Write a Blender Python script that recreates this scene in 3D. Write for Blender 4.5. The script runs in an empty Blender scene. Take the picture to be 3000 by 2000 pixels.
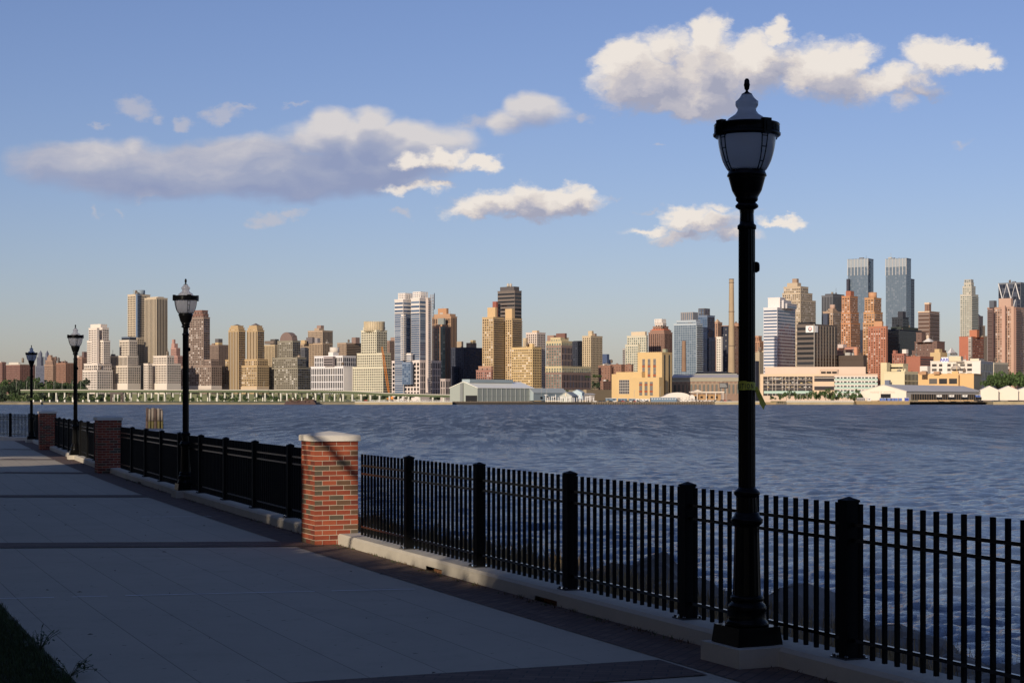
import bpy, math, random
import numpy as np
from mathutils import Vector, Matrix
R=math.radians; rnd=random.Random(7)
SC=bpy.context.scene; COL=SC.collection
F=5000.0; CX=1500.0; HZ=1167.0; H=2.0      # focal length, centre and horizon row measured on the 3000 px photograph; eye height
# ---------------- camera
cd=bpy.data.cameras.new('camera'); cam=bpy.data.objects.new('camera',cd); COL.objects.link(cam)
cd.sensor_width=36; cd.lens=F/3000*36; cd.shift_y=(HZ-1000)/3000; cd.clip_start=.1; cd.clip_end=40000
cam.location=(0,0,H); cam.rotation_euler=(R(90),0,0); SC.camera=cam
SC.view_settings.view_transform='Standard'; SC.view_settings.look='None'; SC.view_settings.exposure=0.0; SC.view_settings.gamma=1
# ---------------- sun
SUN_EL=16.0; SUN_A=23.0       # elevation; degrees from straight behind the camera towards its left
sd=Vector((-math.sin(R(SUN_A))*math.cos(R(SUN_EL)),-math.cos(R(SUN_A))*math.cos(R(SUN_EL)),math.sin(R(SUN_EL))))
sl=bpy.data.lights.new('sun','SUN'); sl.energy=4.2; sl.angle=R(.5); sl.color=(1,.865,.70)
so=bpy.data.objects.new('sun',sl); COL.objects.link(so); so.rotation_euler=sd.to_track_quat('Z','Y').to_euler(); so.location=(0,-20,60)
# ---------------- world
W=bpy.data.worlds.new('World'); SC.world=W; W.use_nodes=True
class NT:
    def __init__(s,nt): s.t=nt; s.n=nt.nodes; s.l=nt.links
    def new(s,ty,**k):
        n=s.n.new(ty)
        for a,b in k.items(): setattr(n,a,b)
        return n
    def put(s,sock,v):
        if isinstance(v,bpy.types.NodeSocket): s.l.new(v,sock)
        elif v is not None: sock.default_value=v
    def m(s,op,a,b=None,c=None,clamp=False):
        n=s.new('ShaderNodeMath',operation=op,use_clamp=clamp)
        for i,v in enumerate((a,b,c)):
            if v is not None: s.put(n.inputs[i],v)
        return n.outputs[0]
    def v(s,op,a,b=None,c=None):
        n=s.new('ShaderNodeVectorMath',operation=op)
        for i,q in enumerate((a,b,c)):
            if q is not None: s.put(n.inputs[i],q)
        return n.outputs['Value'] if op in('LENGTH','DOT_PRODUCT','DISTANCE') else n.outputs[0]
    def sep(s,a):
        n=s.new('ShaderNodeSeparateXYZ'); s.put(n.inputs[0],a); return n.outputs
    def comb(s,x,y,z):
        n=s.new('ShaderNodeCombineXYZ')
        for i,q in enumerate((x,y,z)): s.put(n.inputs[i],q)
        return n.outputs[0]
    def mix(s,f,a,b,bt='MIX'):
        n=s.new('ShaderNodeMix',data_type='RGBA',blend_type=bt)
        s.put(n.inputs[0],f); s.put(n.inputs[6],a); s.put(n.inputs[7],b); return n.outputs[2]
    def noise(s,vec,scale,detail=4,rough=.5,out=0):
        n=s.new('ShaderNodeTexNoise'); s.put(n.inputs['Vector'],vec); n.inputs['Scale'].default_value=scale
        n.inputs['Detail'].default_value=detail; n.inputs['Roughness'].default_value=rough; return n.outputs[out]
    def smooth(s,x,a,b):
        n=s.new('ShaderNodeMapRange',interpolation_type='SMOOTHSTEP'); s.put(n.inputs[0],x); n.inputs[1].default_value=a; n.inputs[2].default_value=b; return n.outputs[0]
    def ramp(s,x,pts):
        n=s.new('ShaderNodeValToRGB'); s.put(n.inputs[0],x); e=n.color_ramp.elements
        while len(e)<len(pts): e.new(.5)
        for i,(p,c) in enumerate(pts): e[i].position=p; e[i].color=c if len(c)==4 else (*c,1)
        return n.outputs[0]
def cloud_group(name,blobs):
    g=bpy.data.node_groups.new(name,'ShaderNodeTree')
    g.interface.new_socket('P',in_out='INPUT',socket_type='NodeSocketVector')
    g.interface.new_socket('D',in_out='OUTPUT',socket_type='NodeSocketFloat')
    t=NT(g); gi=t.new('NodeGroupInput'); go=t.new('NodeGroupOutput'); cur=None
    for px,py,rx,ry,w in blobs:
        c=((px-CX)/1000,(HZ-py)/1000,0)
        q=t.v('MULTIPLY',t.v('SUBTRACT',gi.outputs[0],c),(1000/rx,1000/ry,0))
        d=t.m('MULTIPLY',t.m('SUBTRACT',1.0,t.v('LENGTH',q)),w)
        cur=d if cur is None else t.m('SMOOTH_MAX',cur,d,.12)
    t.l.new(cur,go.inputs[0]); return g
# clouds of the day, as (column, row, half width, half height, weight) round the east of the sky
CUM=cloud_group('cumulus',[(1900,240,190,95,1),(1850,180,120,95,1),(1960,130,110,70,.8),(2080,110,75,80,1),(2100,200,170,120,1),(2230,190,130,110,1),(2290,90,45,48,.7),(2400,200,170,100,1),
 (2490,165,90,60,.8),(2020,290,260,55,.9),(2470,260,130,60,.7),(2600,240,150,55,.8),(2740,165,120,65,1),(2820,160,110,50,1),(2880,190,70,32,.7),(2690,275,80,30,.6),(2640,300,40,40,.4),
 (1520,600,200,50,1),(1545,570,70,52,1),(1640,590,150,55,1),(1690,575,80,50,1),(1400,620,110,32,.8),
 (2000,640,90,38,.8),(2080,660,120,38,.8),(1990,690,100,26,.8),(2150,690,110,26,.7),(1900,665,80,18,.6),(2290,655,65,18,.7),(2100,620,70,20,.5),
 (1300,455,75,38,.8),(1220,470,60,30,.7),(1400,460,90,28,.7),(1200,548,110,22,.5),(1290,535,60,16,.5)])
BANK=cloud_group('bank',[(480,500,420,95,1),(250,470,250,75,.9),(130,480,130,75,.7),(800,510,420,85,1),(1100,470,260,110,1),(1200,400,230,60,.8),(1000,400,220,60,.7),(700,460,300,70,.9),(380,430,90,45,.6),
 (975,375,90,65,1),(1110,355,95,55,1),(1040,395,150,60,1),(900,420,120,50,.8),(1240,400,170,45,.8),(1560,330,85,62,.8),(1500,365,60,35,.6)])
WISP=cloud_group('wisps',[(400,305,75,42,.8),(460,335,35,30,.6),(550,350,40,26,.8),(655,325,60,36,1),(700,310,50,15,.6),(280,358,30,10,.5),(860,310,55,9,.4),(780,630,70,24,.8),(745,650,50,24,.6),(850,615,55,20,.7),
 (440,560,60,22,.9),(1190,625,55,14,.7),(1920,425,26,8,.5),(2810,415,45,16,.5),(1690,345,55,20,.6),(1400,360,150,30,.5),(1910,610,55,10,.6),(2220,630,40,10,.4),(275,615,16,26,.5),(335,620,20,16,.4),(1800,570,20,12,.3),(2440,255,60,30,.4)])
def build_world():
    t=NT(W.node_tree); t.n.clear(); out=t.new('ShaderNodeOutputWorld'); bg=t.new('ShaderNodeBackground'); ST=.1
    sky=t.new('ShaderNodeTexSky'); sky.sky_type='NISHITA'; sky.sun_disc=False; sky.sun_elevation=R(SUN_EL); sky.sun_rotation=R(180+SUN_A)
    sky.altitude=0; sky.air_density=1.0; sky.dust_density=.6; sky.ozone_density=1.6
    co=t.new('ShaderNodeTexCoord').outputs['Generated']; x,y,z=t.sep(co)
    ys=t.m('MAXIMUM',y,.04); u=t.m('MULTIPLY',t.m('DIVIDE',x,ys),5); v=t.m('MULTIPLY',t.m('DIVIDE',z,ys),5)
    p=t.comb(u,v,0)
    big=t.v('SUBTRACT',t.noise(p,4.5,3,.55,1),(.5,.5,.5)); fine=t.v('SUBTRACT',t.noise(t.v('MULTIPLY',p,(1,1.5,1)),15,9,.62,1),(.5,.5,.5))
    pw=t.v('ADD',p,t.v('ADD',t.v('MULTIPLY',big,(.15,.10,0)),t.v('MULTIPLY',fine,(.11,.085,0))))
    pb=t.v('ADD',p,t.v('ADD',t.v('MULTIPLY',big,(.25,.09,0)),t.v('MULTIPLY',t.v('SUBTRACT',t.noise(t.v('MULTIPLY',p,(1,2.2,1)),7,7,.6,1),(.5,.5,.5)),(.07,.04,0))))
    def ev(g,pp):
        n=t.new('ShaderNodeGroup'); n.node_tree=g; t.l.new(pp,n.inputs[0]); return n.outputs[0]
    front=t.smooth(y,.3,.5)
    n1=t.noise(t.v('ADD',pw,(3,1,0)),9,8,.6); n2=t.noise(t.v('MULTIPLY',pb,(1,2.6,1)),5,6,.55)
    A=ev(CUM,pw); A2=ev(CUM,t.v('ADD',pw,(-.022,.045,0)))
    n3=t.noise(t.v('MULTIPLY',pw,(1,1.3,1)),28,8,.68)
    A3=ev(CUM,t.v('ADD',pw,t.comb(-.01,t.m('ADD',.055,t.m('MULTIPLY',t.smooth(v,.72,.86),.075)),0)))
    edge=t.m('ADD',t.m('MULTIPLY',t.m('SUBTRACT',n1,.5),.5),t.m('MULTIPLY',t.m('SUBTRACT',n3,.5),.34))
    dA=t.smooth(t.m('ADD',A,edge),-.06,.46)
    litA=t.m('ADD',t.m('MULTIPLY',t.m('SUBTRACT',A,A2),.42),t.m('MULTIPLY',t.m('SUBTRACT',n1,.5),1.15)); litA=t.m('ADD',litA,t.m('MULTIPLY',t.m('SUBTRACT',n3,.5),.3))
    litA=t.m('ADD',litA,t.m('MULTIPLY',t.m('SUBTRACT',.06,A3),.62))
    cA=t.ramp(t.m('ADD',litA,.56,clamp=True),[(.12,(.37,.38,.48)),(.42,(.52,.50,.55)),(.66,(.70,.64,.61)),(.98,(.86,.79,.72))])
    B=ev(BANK,pb); B2=ev(BANK,t.v('ADD',pb,(-.02,.06,0))); B3=ev(BANK,t.v('ADD',pb,(0,.10,0)))
    dB=t.smooth(t.m('ADD',B,t.m('ADD',t.m('MULTIPLY',t.m('SUBTRACT',n2,.5),.3),t.m('MULTIPLY',t.m('SUBTRACT',n1,.5),.22))),-.05,.42)
    rgt=t.smooth(u,-.95,-.45)
    litB=t.m('ADD',t.m('MULTIPLY',t.m('SUBTRACT',B,B2),.35),t.m('ADD',t.m('MULTIPLY',t.m('SUBTRACT',n2,.5),.9),t.m('MULTIPLY',t.m('SUBTRACT',n1,.5),.25)))
    litB=t.m('ADD',litB,t.m('MULTIPLY',t.m('SUBTRACT',.22,B3),t.m('ADD',.10,t.m('MULTIPLY',rgt,.50))))
    cB=t.ramp(t.m('ADD',litB,.38,clamp=True),[(.10,(.28,.325,.49)),(.42,(.35,.385,.52)),(.72,(.50,.50,.57)),(1.0,(.70,.66,.65))])
    C=ev(WISP,pw); dC=t.m('MULTIPLY',t.smooth(t.m('ADD',C,t.m('MULTIPLY',t.m('SUBTRACT',n1,.5),.9)),.0,.6),.62)
    # the sky's own colour
    skyc=t.mix(1.0,sky.outputs[0],SKYTINT,'MULTIPLY')
    ST_=1/ST
    def sc(c): return t.v('MULTIPLY',c,(ST_,ST_,ST_))
    c=t.mix(t.m('MULTIPLY',t.m('MULTIPLY',dC,front),.9),skyc,sc((.56,.53,.56,)))
    c=t.mix(t.m('MULTIPLY',t.m('MULTIPLY',dB,front),.93),c,sc(cB))
    c=t.mix(t.m('MULTIPLY',t.m('MULTIPLY',dA,front),.97),c,sc(cA))
    t.l.new(c,bg.inputs[0]); bg.inputs[1].default_value=ST; t.l.new(bg.outputs[0],out.inputs[0])
SKYTINT=(.735,.73,1.0,1)
build_world()
W.cycles.sampling_method='MANUAL'; W.cycles.sample_map_resolution=512
# ---------------- helpers
def tag(o,label=None,cat=None,group=None,kind=None):
    if label: o['label']=label
    if cat: o['category']=cat
    if group: o['group']=group
    if kind: o['kind']=kind
    return o
def empty(name,loc=(0,0,0),rz=0,label=None,cat=None,group=None):
    o=bpy.data.objects.new(name,None); COL.objects.link(o); o.location=loc; o.rotation_euler=(0,0,rz); o.empty_display_size=.2
    return tag(o,label,cat,group)
def link(name,me,parent=None):
    o=bpy.data.objects.new(name,me); COL.objects.link(o)
    if parent is not None: o.parent=parent
    return o
def copy_tree(o,parent=None):
    c=o.copy(); COL.objects.link(c); c.parent=parent
    for ch in list(o.children): copy_tree(ch,c)
    return c
class MB:
    def __init__(s): s.v=[]; s.f=[]; s.mi=[]; s.sm=[]
    def poly(s,pts,mi=0,sm=False):
        b=len(s.v); s.v+= [tuple(p) for p in pts]; s.f.append(list(range(b,b+len(pts)))); s.mi.append(mi); s.sm.append(sm)
    def add(s,vs,fs,mi=0,sm=False):
        b=len(s.v); s.v+=[tuple(p) for p in vs]
        for f in fs: s.f.append([b+i for i in f]); s.mi.append(mi); s.sm.append(sm)
    def box(s,x0,y0,z0,x1,y1,z1,mi=0):
        s.hexa([(x0,y0,z0),(x1,y0,z0),(x1,y1,z0),(x0,y1,z0),(x0,y0,z1),(x1,y0,z1),(x1,y1,z1),(x0,y1,z1)],mi)
    def hexa(s,p,mi=0): s.add(p,[(3,2,1,0),(4,5,6,7),(0,1,5,4),(1,2,6,5),(2,3,7,6),(3,0,4,7)],mi)
    def obox(s,c,ax,hx,hy,z0,z1,mi=0):
        "box turned in plan: centre c, unit axis ax, half sizes"
        ax=Vector((ax[0],ax[1])).normalized(); n=Vector((-ax.y,ax.x)); c=Vector(c[:2])
        q=[c-ax*hx-n*hy,c+ax*hx-n*hy,c+ax*hx+n*hy,c-ax*hx+n*hy]
        s.hexa([(a.x,a.y,z0) for a in q]+[(a.x,a.y,z1) for a in q],mi)
    def lathe(s,prof,n=32,c=(0,0),mi=0,sm=True,flute=0,cap=True):
        b=len(s.v)
        for k,(r,z) in enumerate(prof):
            for i in range(n):
                a=2*math.pi*i/n; rr=r*(1-(flute if i%2 else 0)); s.v.append((c[0]+rr*math.cos(a),c[1]+rr*math.sin(a),z))
        for k in range(len(prof)-1):
            for i in range(n):
                j=(i+1)%n; s.f.append([b+k*n+i,b+k*n+j,b+(k+1)*n+j,b+(k+1)*n+i]); s.mi.append(mi); s.sm.append(sm)
        if cap:
            s.f.append([b+i for i in range(n)][::-1]); s.mi.append(mi); s.sm.append(False)
            m=len(prof)-1; s.f.append([b+m*n+i for i in range(n)]); s.mi.append(mi); s.sm.append(False)
    def tube(s,pts,r,n=6,mi=0,r1=None,sm=True):
        pts=[Vector(p) for p in pts]; b=len(s.v); m=len(pts)
        for k,p in enumerate(pts):
            d=(pts[min(k+1,m-1)]-pts[max(k-1,0)]).normalized(); u=d.cross(Vector((0,0,1)))
            if u.length<1e-4: u=Vector((1,0,0))
            u.normalize(); w=d.cross(u); rr=r if r1 is None else r+(r1-r)*k/(m-1)
            for i in range(n):
                a=2*math.pi*i/n; q=p+u*math.cos(a)*rr+w*math.sin(a)*rr; s.v.append(tuple(q))
        for k in range(m-1):
            for i in range(n):
                j=(i+1)%n; s.f.append([b+k*n+i,b+k*n+j,b+(k+1)*n+j,b+(k+1)*n+i]); s.mi.append(mi); s.sm.append(sm)
        s.f.append([b+i for i in range(n)][::-1]); s.mi.append(mi); s.sm.append(False)
        s.f.append([b+(m-1)*n+i for i in range(n)]); s.mi.append(mi); s.sm.append(False)
    def mesh(s,name,mats):
        me=bpy.data.meshes.new(name); me.from_pydata(s.v,[],s.f)
        for m in (mats if isinstance(mats,(list,tuple)) else [mats]): me.materials.append(m)
        me.polygons.foreach_set('material_index',s.mi); me.polygons.foreach_set('use_smooth',s.sm); me.update(); return me
    def build(s,name,mats,parent=None): return link(name,s.mesh(name,mats),parent)
# ---------------- materials
_mc={}
def mat(name,col,rough=.8,var=.0,scale=1.0,spec=.5,metal=0,bump=0,bscale=20,col2=None,island=0,trans=0,coat=0,em=None):
    key=(name,col,rough,var,scale)
    if key in _mc: return _mc[key]
    m=bpy.data.materials.new(name); m.use_nodes=True; t=NT(m.node_tree); b=t.n['Principled BSDF']
    b.inputs['Roughness'].default_value=rough; b.inputs['Metallic'].default_value=metal; b.inputs['Specular IOR Level'].default_value=spec
    if trans: b.inputs['Transmission Weight'].default_value=trans
    if coat: b.inputs['Coat Weight'].default_value=coat
    c4=(*col,1); base=c4; co=t.new('ShaderNodeTexCoord').outputs['Object']
    if var or col2:
        n=t.noise(co,scale,5,.6); f=t.m('MULTIPLY',t.m('SUBTRACT',n,.5),2*var) if not col2 else None
        if col2: base=t.mix(t.smooth(n,.35,.65),c4,(*col2,1))
        else:
            base=t.mix(1.0,c4,t.comb(*([t.m('ADD',f,1)]*3)),'MULTIPLY')
    if island:
        g=t.new('ShaderNodeNewGeometry').outputs['Random Per Island']
        k=t.m('ADD',t.m('MULTIPLY',t.m('SUBTRACT',g,.5),2*island),1); base=t.mix(1.0,base,t.comb(k,k,k),'MULTIPLY')
    t.put(b.inputs['Base Color'],base)
    if bump:
        bn=t.new('ShaderNodeBump'); bn.inputs['Strength'].default_value=bump; bn.inputs['Distance'].default_value=.01
        t.l.new(t.noise(co,bscale,6,.6),bn.inputs['Height']); t.l.new(bn.outputs[0],b.inputs['Normal'])
    _mc[key]=m; return m
def wall(c,rough=.85): return mat('wall_%02x%02x%02x'%tuple(int(q*255) for q in c),c,rough,.10,.035)
black=mat('black_paint',(.005,.005,.005),.6,.15,6,spec=.12)
kerbm=mat('kerb_concrete',(.52,.47,.38),.9,.16,3,bump=.5,bscale=60)
capm=mat('cap_stone',(.70,.64,.54),.85,.08,5,bump=.3,bscale=60)
# ---------------- places
KEY=[(10.64,3.12),(12.2,2.41),(12.95,2.04),(22.6,-1.95),(23.64,-2.36),(34.6,-6.36),(43.5,-9.85),(45.5,-10.57),(56,-14.1),(66.7,-18.0),(77.3,-21.5)]
CF=np.polyfit([k[0] for k in KEY],[k[1] for k in KEY],3)
def fx(y): return float(np.polyval(CF,y))
DF=np.polyder(CF)
def fdir(y): return Vector((float(np.polyval(DF,y)),1,0)).normalized()      # along the river fence, away from the camera
def fpt(y,off=0,z=0):
    "point of the fence line at depth y, moved off metres towards the river"
    d=fdir(y); return Vector((fx(y)+off*d.y,y-off*d.x,z))
def gp(px,py,z=0):
    Y=(H-z)*F/(py-HZ); return Vector(((px-CX)*Y/F,Y,z))
def at(px,py,Y): return Vector(((px-CX)*Y/F,Y,H+(HZ-py)*Y/F))
WZ=-3.6; SHORE=1560.0
# ---------------- water
def water():
    m=bpy.data.materials.new('river_water'); m.use_nodes=True; t=NT(m.node_tree); b=t.n['Principled BSDF']
    b.inputs['IOR'].default_value=1.33
    geo=t.new('ShaderNodeNewGeometry').outputs['Position']; x,y,z=t.sep(geo)
    dist=t.v('LENGTH',geo)
    far=t.smooth(dist,40,350)
    streak=t.noise(t.v('MULTIPLY',geo,(.006,.02,1)),1,5,.65)
    chop=t.noise(t.v('MULTIPLY',geo,(.05,.05,1)),1,12,.82); chop2=t.noise(t.v('ADD',t.v('MULTIPLY',geo,(.22,.05,1)),(7,3,0)),1,9,.8)
    wob=t.m('MULTIPLY',t.m('SUBTRACT',t.noise(t.v('MULTIPLY',geo,(.006,0,0)),1,4,.6),.5),34)
    slick=t.smooth(t.m('ABSOLUTE',t.m('SUBTRACT',t.m('ADD',y,wob),575)),9,2); slick=t.m('MULTIPLY',slick,t.smooth(t.noise(t.v('MULTIPLY',geo,(.012,0,0)),1,3,.6),.38,.6))
    spk=t.noise(t.v('ADD',t.v('MULTIPLY',geo,(.45,.035,1)),(3,9,0)),1,8,.86); spk=t.smooth(spk,.43,.57)
    t.l.new(t.m('ADD',.045,t.m('MULTIPLY',far,t.m('ADD',.10,t.m('ADD',t.m('MULTIPLY',spk,.36),t.m('MULTIPLY',t.smooth(chop,.35,.65),.12))))),b.inputs['Roughness'])
    b.inputs['Base Color'].default_value=(.082,.118,.185,1)
    w1=t.noise(t.v('MULTIPLY',geo,(1.0,1.5,1)),1.0,7,.68); w2=t.noise(t.v('MULTIPLY',geo,(.12,.25,1)),1.0,4,.55); w3=t.noise(t.v('MULTIPLY',geo,(3,5,1)),1.0,4,.6)
    w4=t.noise(t.v('MULTIPLY',geo,(.02,.05,1)),1.0,3,.5)
    near=t.smooth(dist,260,40)
    h=t.m('ADD',t.m('MULTIPLY',w1,.19),t.m('ADD',t.m('MULTIPLY',w2,t.m('MULTIPLY',far,.45)),t.m('MULTIPLY',w3,.034)))
    h=t.m('ADD',h,t.m('MULTIPLY',w4,t.m('MULTIPLY',far,.5)))
    k=t.m('ADD',.12,t.m('ADD',t.m('MULTIPLY',t.smooth(streak,.3,.7),.55),t.m('MULTIPLY',t.smooth(chop,.35,.66),t.m('ADD',.5,t.m('MULTIPLY',far,.9)))))
    h=t.m('MULTIPLY',h,k)
    h=t.m('ADD',h,t.m('MULTIPLY',chop2,t.m('MULTIPLY',far,.7)))
    h=t.m('MULTIPLY',h,t.m('SUBTRACT',1.0,t.m('MULTIPLY',slick,.85)))
    bn=t.new('ShaderNodeBump'); bn.inputs['Strength'].default_value=1; bn.inputs['Distance'].default_value=1
    t.l.new(h,bn.inputs['Height']); t.l.new(bn.outputs[0],b.inputs['Normal'])
    # fan of rows and columns that gets coarser with distance, raised by a wind-wave spectrum
    rows=[18.0]
    while rows[-1]<420: rows.append(rows[-1]*1.0032)
    rows=np.array(rows); cols=np.linspace(-.62,.46,520); Y=rows[:,None]+0*cols; X=Y*cols; rg=np.random.RandomState(3); Z=np.zeros_like(X)
    fade=np.clip((410-Y)/300,0,1)
    for i in range(95):
        lam=math.exp(rg.uniform(math.log(.28),math.log(4.2))); th=rg.normal(R(-62),R(32)); k=2*math.pi/lam; a=.0070*lam**.70*rg.uniform(.4,1.2)
        res=np.clip((lam/(Y*.0032*2.2))-.6,0,1); ph=rg.uniform(0,6.28)
        s=np.sin(k*(X*math.cos(th)+Y*math.sin(th))+ph+.8*np.sin(.31*X+.17*Y+ph)); Z+=a*res*(s+.25*np.cos(2*(k*(X*math.cos(th)+Y*math.sin(th))+ph)))
    Z*=fade; V=np.stack([X,Y,Z],-1).reshape(-1,3).astype(np.float32); nr,nc=X.shape
    idx=np.arange(nr*nc).reshape(nr,nc); Q=np.stack([idx[:-1,:-1],idx[:-1,1:],idx[1:,1:],idx[1:,:-1]],-1).reshape(-1,4)
    me=bpy.data.meshes.new('river'); me.vertices.add(len(V)); me.vertices.foreach_set('co',V.ravel()); me.loops.add(Q.size); me.loops.foreach_set('vertex_index',Q.ravel().astype(np.int32))
    me.polygons.add(len(Q)); me.polygons.foreach_set('loop_start',np.arange(0,Q.size,4,dtype=np.int32)); me.polygons.foreach_set('use_smooth',np.ones(len(Q),bool)); me.update(calc_edges=True)
    me.materials.append(m); o=link('water',me); o.location.z=WZ; tag(o,kind='structure')
    mb=MB(); y0=float(rows[-1]); a=(float(cols[0])*y0,float(cols[-1])*y0); yn=float(rows[0]); c=(float(cols[0])*yn,float(cols[-1])*yn); L=16000
    mb.poly([(a[0],y0,0),(a[1],y0,0),(L,L,0),(-L,L,0)]); mb.poly([(c[1],yn,0),(L,-200,0),(L,L,0),(a[1],y0,0)]); mb.poly([(-L,-200,0),(c[0],yn,0),(a[0],y0,0),(-L,L,0)]); mb.poly([(-L,-200,0),(L,-200,0),(c[1],yn,0),(c[0],yn,0)])
    o=mb.build('water',m); o.location.z=WZ; tag(o,kind='structure')
water()
# ---------------- promenade
def strip(name,o0,o1,z,m,y0=1.0,y1=81.0,n=90,z1=None,mb=None):
    b=mb or MB()
    for i in range(n):
        a=y0+(y1-y0)*i/n; c=y0+(y1-y0)*(i+1)/n
        b.poly([fpt(a,o0,z),fpt(a,o1,z if z1 is None else z1),fpt(c,o1,z if z1 is None else z1),fpt(c,o0,z)])
    return tag(b.build(name,m),kind='structure') if mb is None else b
def path_mat():
    m=bpy.data.materials.new('brushed_concrete'); m.use_nodes=True; t=NT(m.node_tree); b=t.n['Principled BSDF']; b.inputs['Roughness'].default_value=.85; b.inputs['Specular IOR Level'].default_value=.25
    p=t.new('ShaderNodeNewGeometry').outputs['Position']; x,y,z=t.sep(p)
    c=[float(q) for q in CF]; f=t.m('ADD',t.m('MULTIPLY',t.m('ADD',t.m('MULTIPLY',t.m('ADD',t.m('MULTIPLY',y,c[0]),c[1]),y),c[2]),y),c[3])
    s=t.m('MULTIPLY',t.m('ADD',t.m('SUBTRACT',x,f),.86),1/.635)        # joints run parallel to the fence
    fr=t.m('ABSOLUTE',t.m('SUBTRACT',t.m('FRACT',t.m('ADD',s,100.5)),.5)); line=t.smooth(fr,.010,.003)
    slab=t.new('ShaderNodeTexWhiteNoise',noise_dimensions='2D'); t.l.new(t.comb(t.m('FLOOR',t.m('ADD',s,100)),t.m('FLOOR',t.m('DIVIDE',y,5.4)),0),slab.inputs['Vector'])
    n=t.m('ADD',t.m('MULTIPLY',t.noise(p,.8,7,.65),.7),t.m('MULTIPLY',t.smooth(t.noise(p,1.7,8,.75),.5,.72),-.35)); n2=t.noise(p,90,3,.6); n3=t.noise(p,5,6,.7)
    k=t.m('ADD',.70,t.m('ADD',t.m('MULTIPLY',n,.34),t.m('ADD',t.m('MULTIPLY',n2,.22),t.m('ADD',t.m('MULTIPLY',n3,.12),t.m('MULTIPLY',slab.outputs[0],.05)))))
    spots=t.smooth(t.noise(p,11,2,.5),.70,.73)
    col=t.mix(1.0,(*PATHC,1),t.comb(k,k,k),'MULTIPLY'); col=t.mix(t.m('MULTIPLY',line,.6),col,(.06,.055,.05,1)); col=t.mix(t.m('MULTIPLY',spots,.5),col,(.06,.055,.05,1))
    t.l.new(col,b.inputs['Base Color']); bn=t.new('ShaderNodeBump'); bn.inputs['Strength'].default_value=.4; bn.inputs['Distance'].default_value=.004
    t.l.new(t.m('SUBTRACT',t.noise(t.v('MULTIPLY',p,(1,.25,1)),130,3,.6),t.m('MULTIPLY',line,3)),bn.inputs['Height']); t.l.new(bn.outputs[0],b.inputs['Normal']); return m
PATHC=(.45,.39,.30)
def brick_mat(name,ang,c1,c2,mort,bw=.203,bh=.10,ms=.006):
    m=bpy.data.materials.new(name); m.use_nodes=True; t=NT(m.node_tree); b=t.n['Principled BSDF']; b.inputs['Roughness'].default_value=.85
    p=t.new('ShaderNodeNewGeometry').outputs['Position']; r=t.new('ShaderNodeVectorRotate',rotation_type='Z_AXIS'); t.l.new(p,r.inputs[0]); r.inputs['Angle'].default_value=ang
    br=t.new('ShaderNodeTexBrick'); t.l.new(r.outputs[0],br.inputs['Vector']); br.inputs['Scale'].default_value=1; br.inputs['Brick Width'].default_value=bw; br.inputs['Row Height'].default_value=bh
    br.inputs['Mortar Size'].default_value=ms; br.inputs['Mortar Smooth'].default_value=.3; br.inputs['Bias'].default_value=0; br.inputs['Color1'].default_value=(*c1,1); br.inputs['Color2'].default_value=(*c2,1); br.inputs['Mortar'].default_value=(*mort,1)
    n=t.noise(p,4,6,.6); col=t.mix(1.0,br.outputs[0],t.comb(*([t.m('ADD',.55,t.m('MULTIPLY',n,.9))]*3)),'MULTIPLY'); t.l.new(col,b.inputs['Base Color'])
    bn=t.new('ShaderNodeBump'); bn.inputs['Strength'].default_value=.8; bn.inputs['Distance'].default_value=.006; bn.invert=True; t.l.new(br.outputs['Fac'],bn.inputs['Height']); t.l.new(bn.outputs[0],b.inputs['Normal']); return m
pm=path_mat(); paver=brick_mat('brick_paving',R(-66),(.105,.058,.040),(.15,.09,.062),(.045,.036,.03)); paver2=brick_mat('band_paving',R(8),(.095,.055,.040),(.14,.085,.06),(.04,.034,.03))
strip('path',-5.12,-.78,0.0,pm); strip('brick_border',-.785,-.17,.004,paver)
# far end of the promenade, wider where it turns
mb=MB(); mb.poly([(-60,60,-.004),(-12,60,-.004),(-22,82.5,-.004),(-60,82.5,-.004)]); mb.poly([(-60,60,-.004),(-60,20,-.004),(-14,20,-.004),(-16.5,60,-.004)]); tag(mb.build('path',pm),kind='structure')
lawnm0=mat('lawn_soil',(.035,.040,.018),.95,.3,3); q=fpt(1.0,-.17); mb=MB()
mb.poly([(-500,-400,-.01),(190,-400,-.01),(q.x,1,-.01),(-60,1,-.01)]); mb.poly([(-500,-400,-.011),(-60,1,-.011),(-60,95,-.011),(-500,95,-.011)]); mb.poly([(190,-400,-.01),(190,-400,-4),(q.x,1,-4),(q.x,1,-.01)]); tag(mb.build('lawn',lawnm0),kind='structure')
mb=MB(); rz_=random.Random(77); pts=[(-900+60*i,-230+25*math.sin(i*.9),16+7*math.sin(i*.7)+rz_.uniform(-2,2)) for i in range(26)]
for a,b in zip(pts,pts[1:]): mb.poly([(a[0],a[1]+60,-.5),(b[0],b[1]+60,-.5),(b[0],b[1],b[2]),(a[0],a[1],a[2])]); mb.poly([(a[0],a[1],a[2]),(b[0],b[1],b[2]),(b[0],b[1]-160,b[2]+2),(a[0],a[1]-160,a[2]+2)])
tag(mb.build('hillside',mat('wooded_hill',(.05,.065,.03),.95,.5,.05)),kind='structure')  # unseen ridge added behind the camera to block low sky glow
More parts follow.
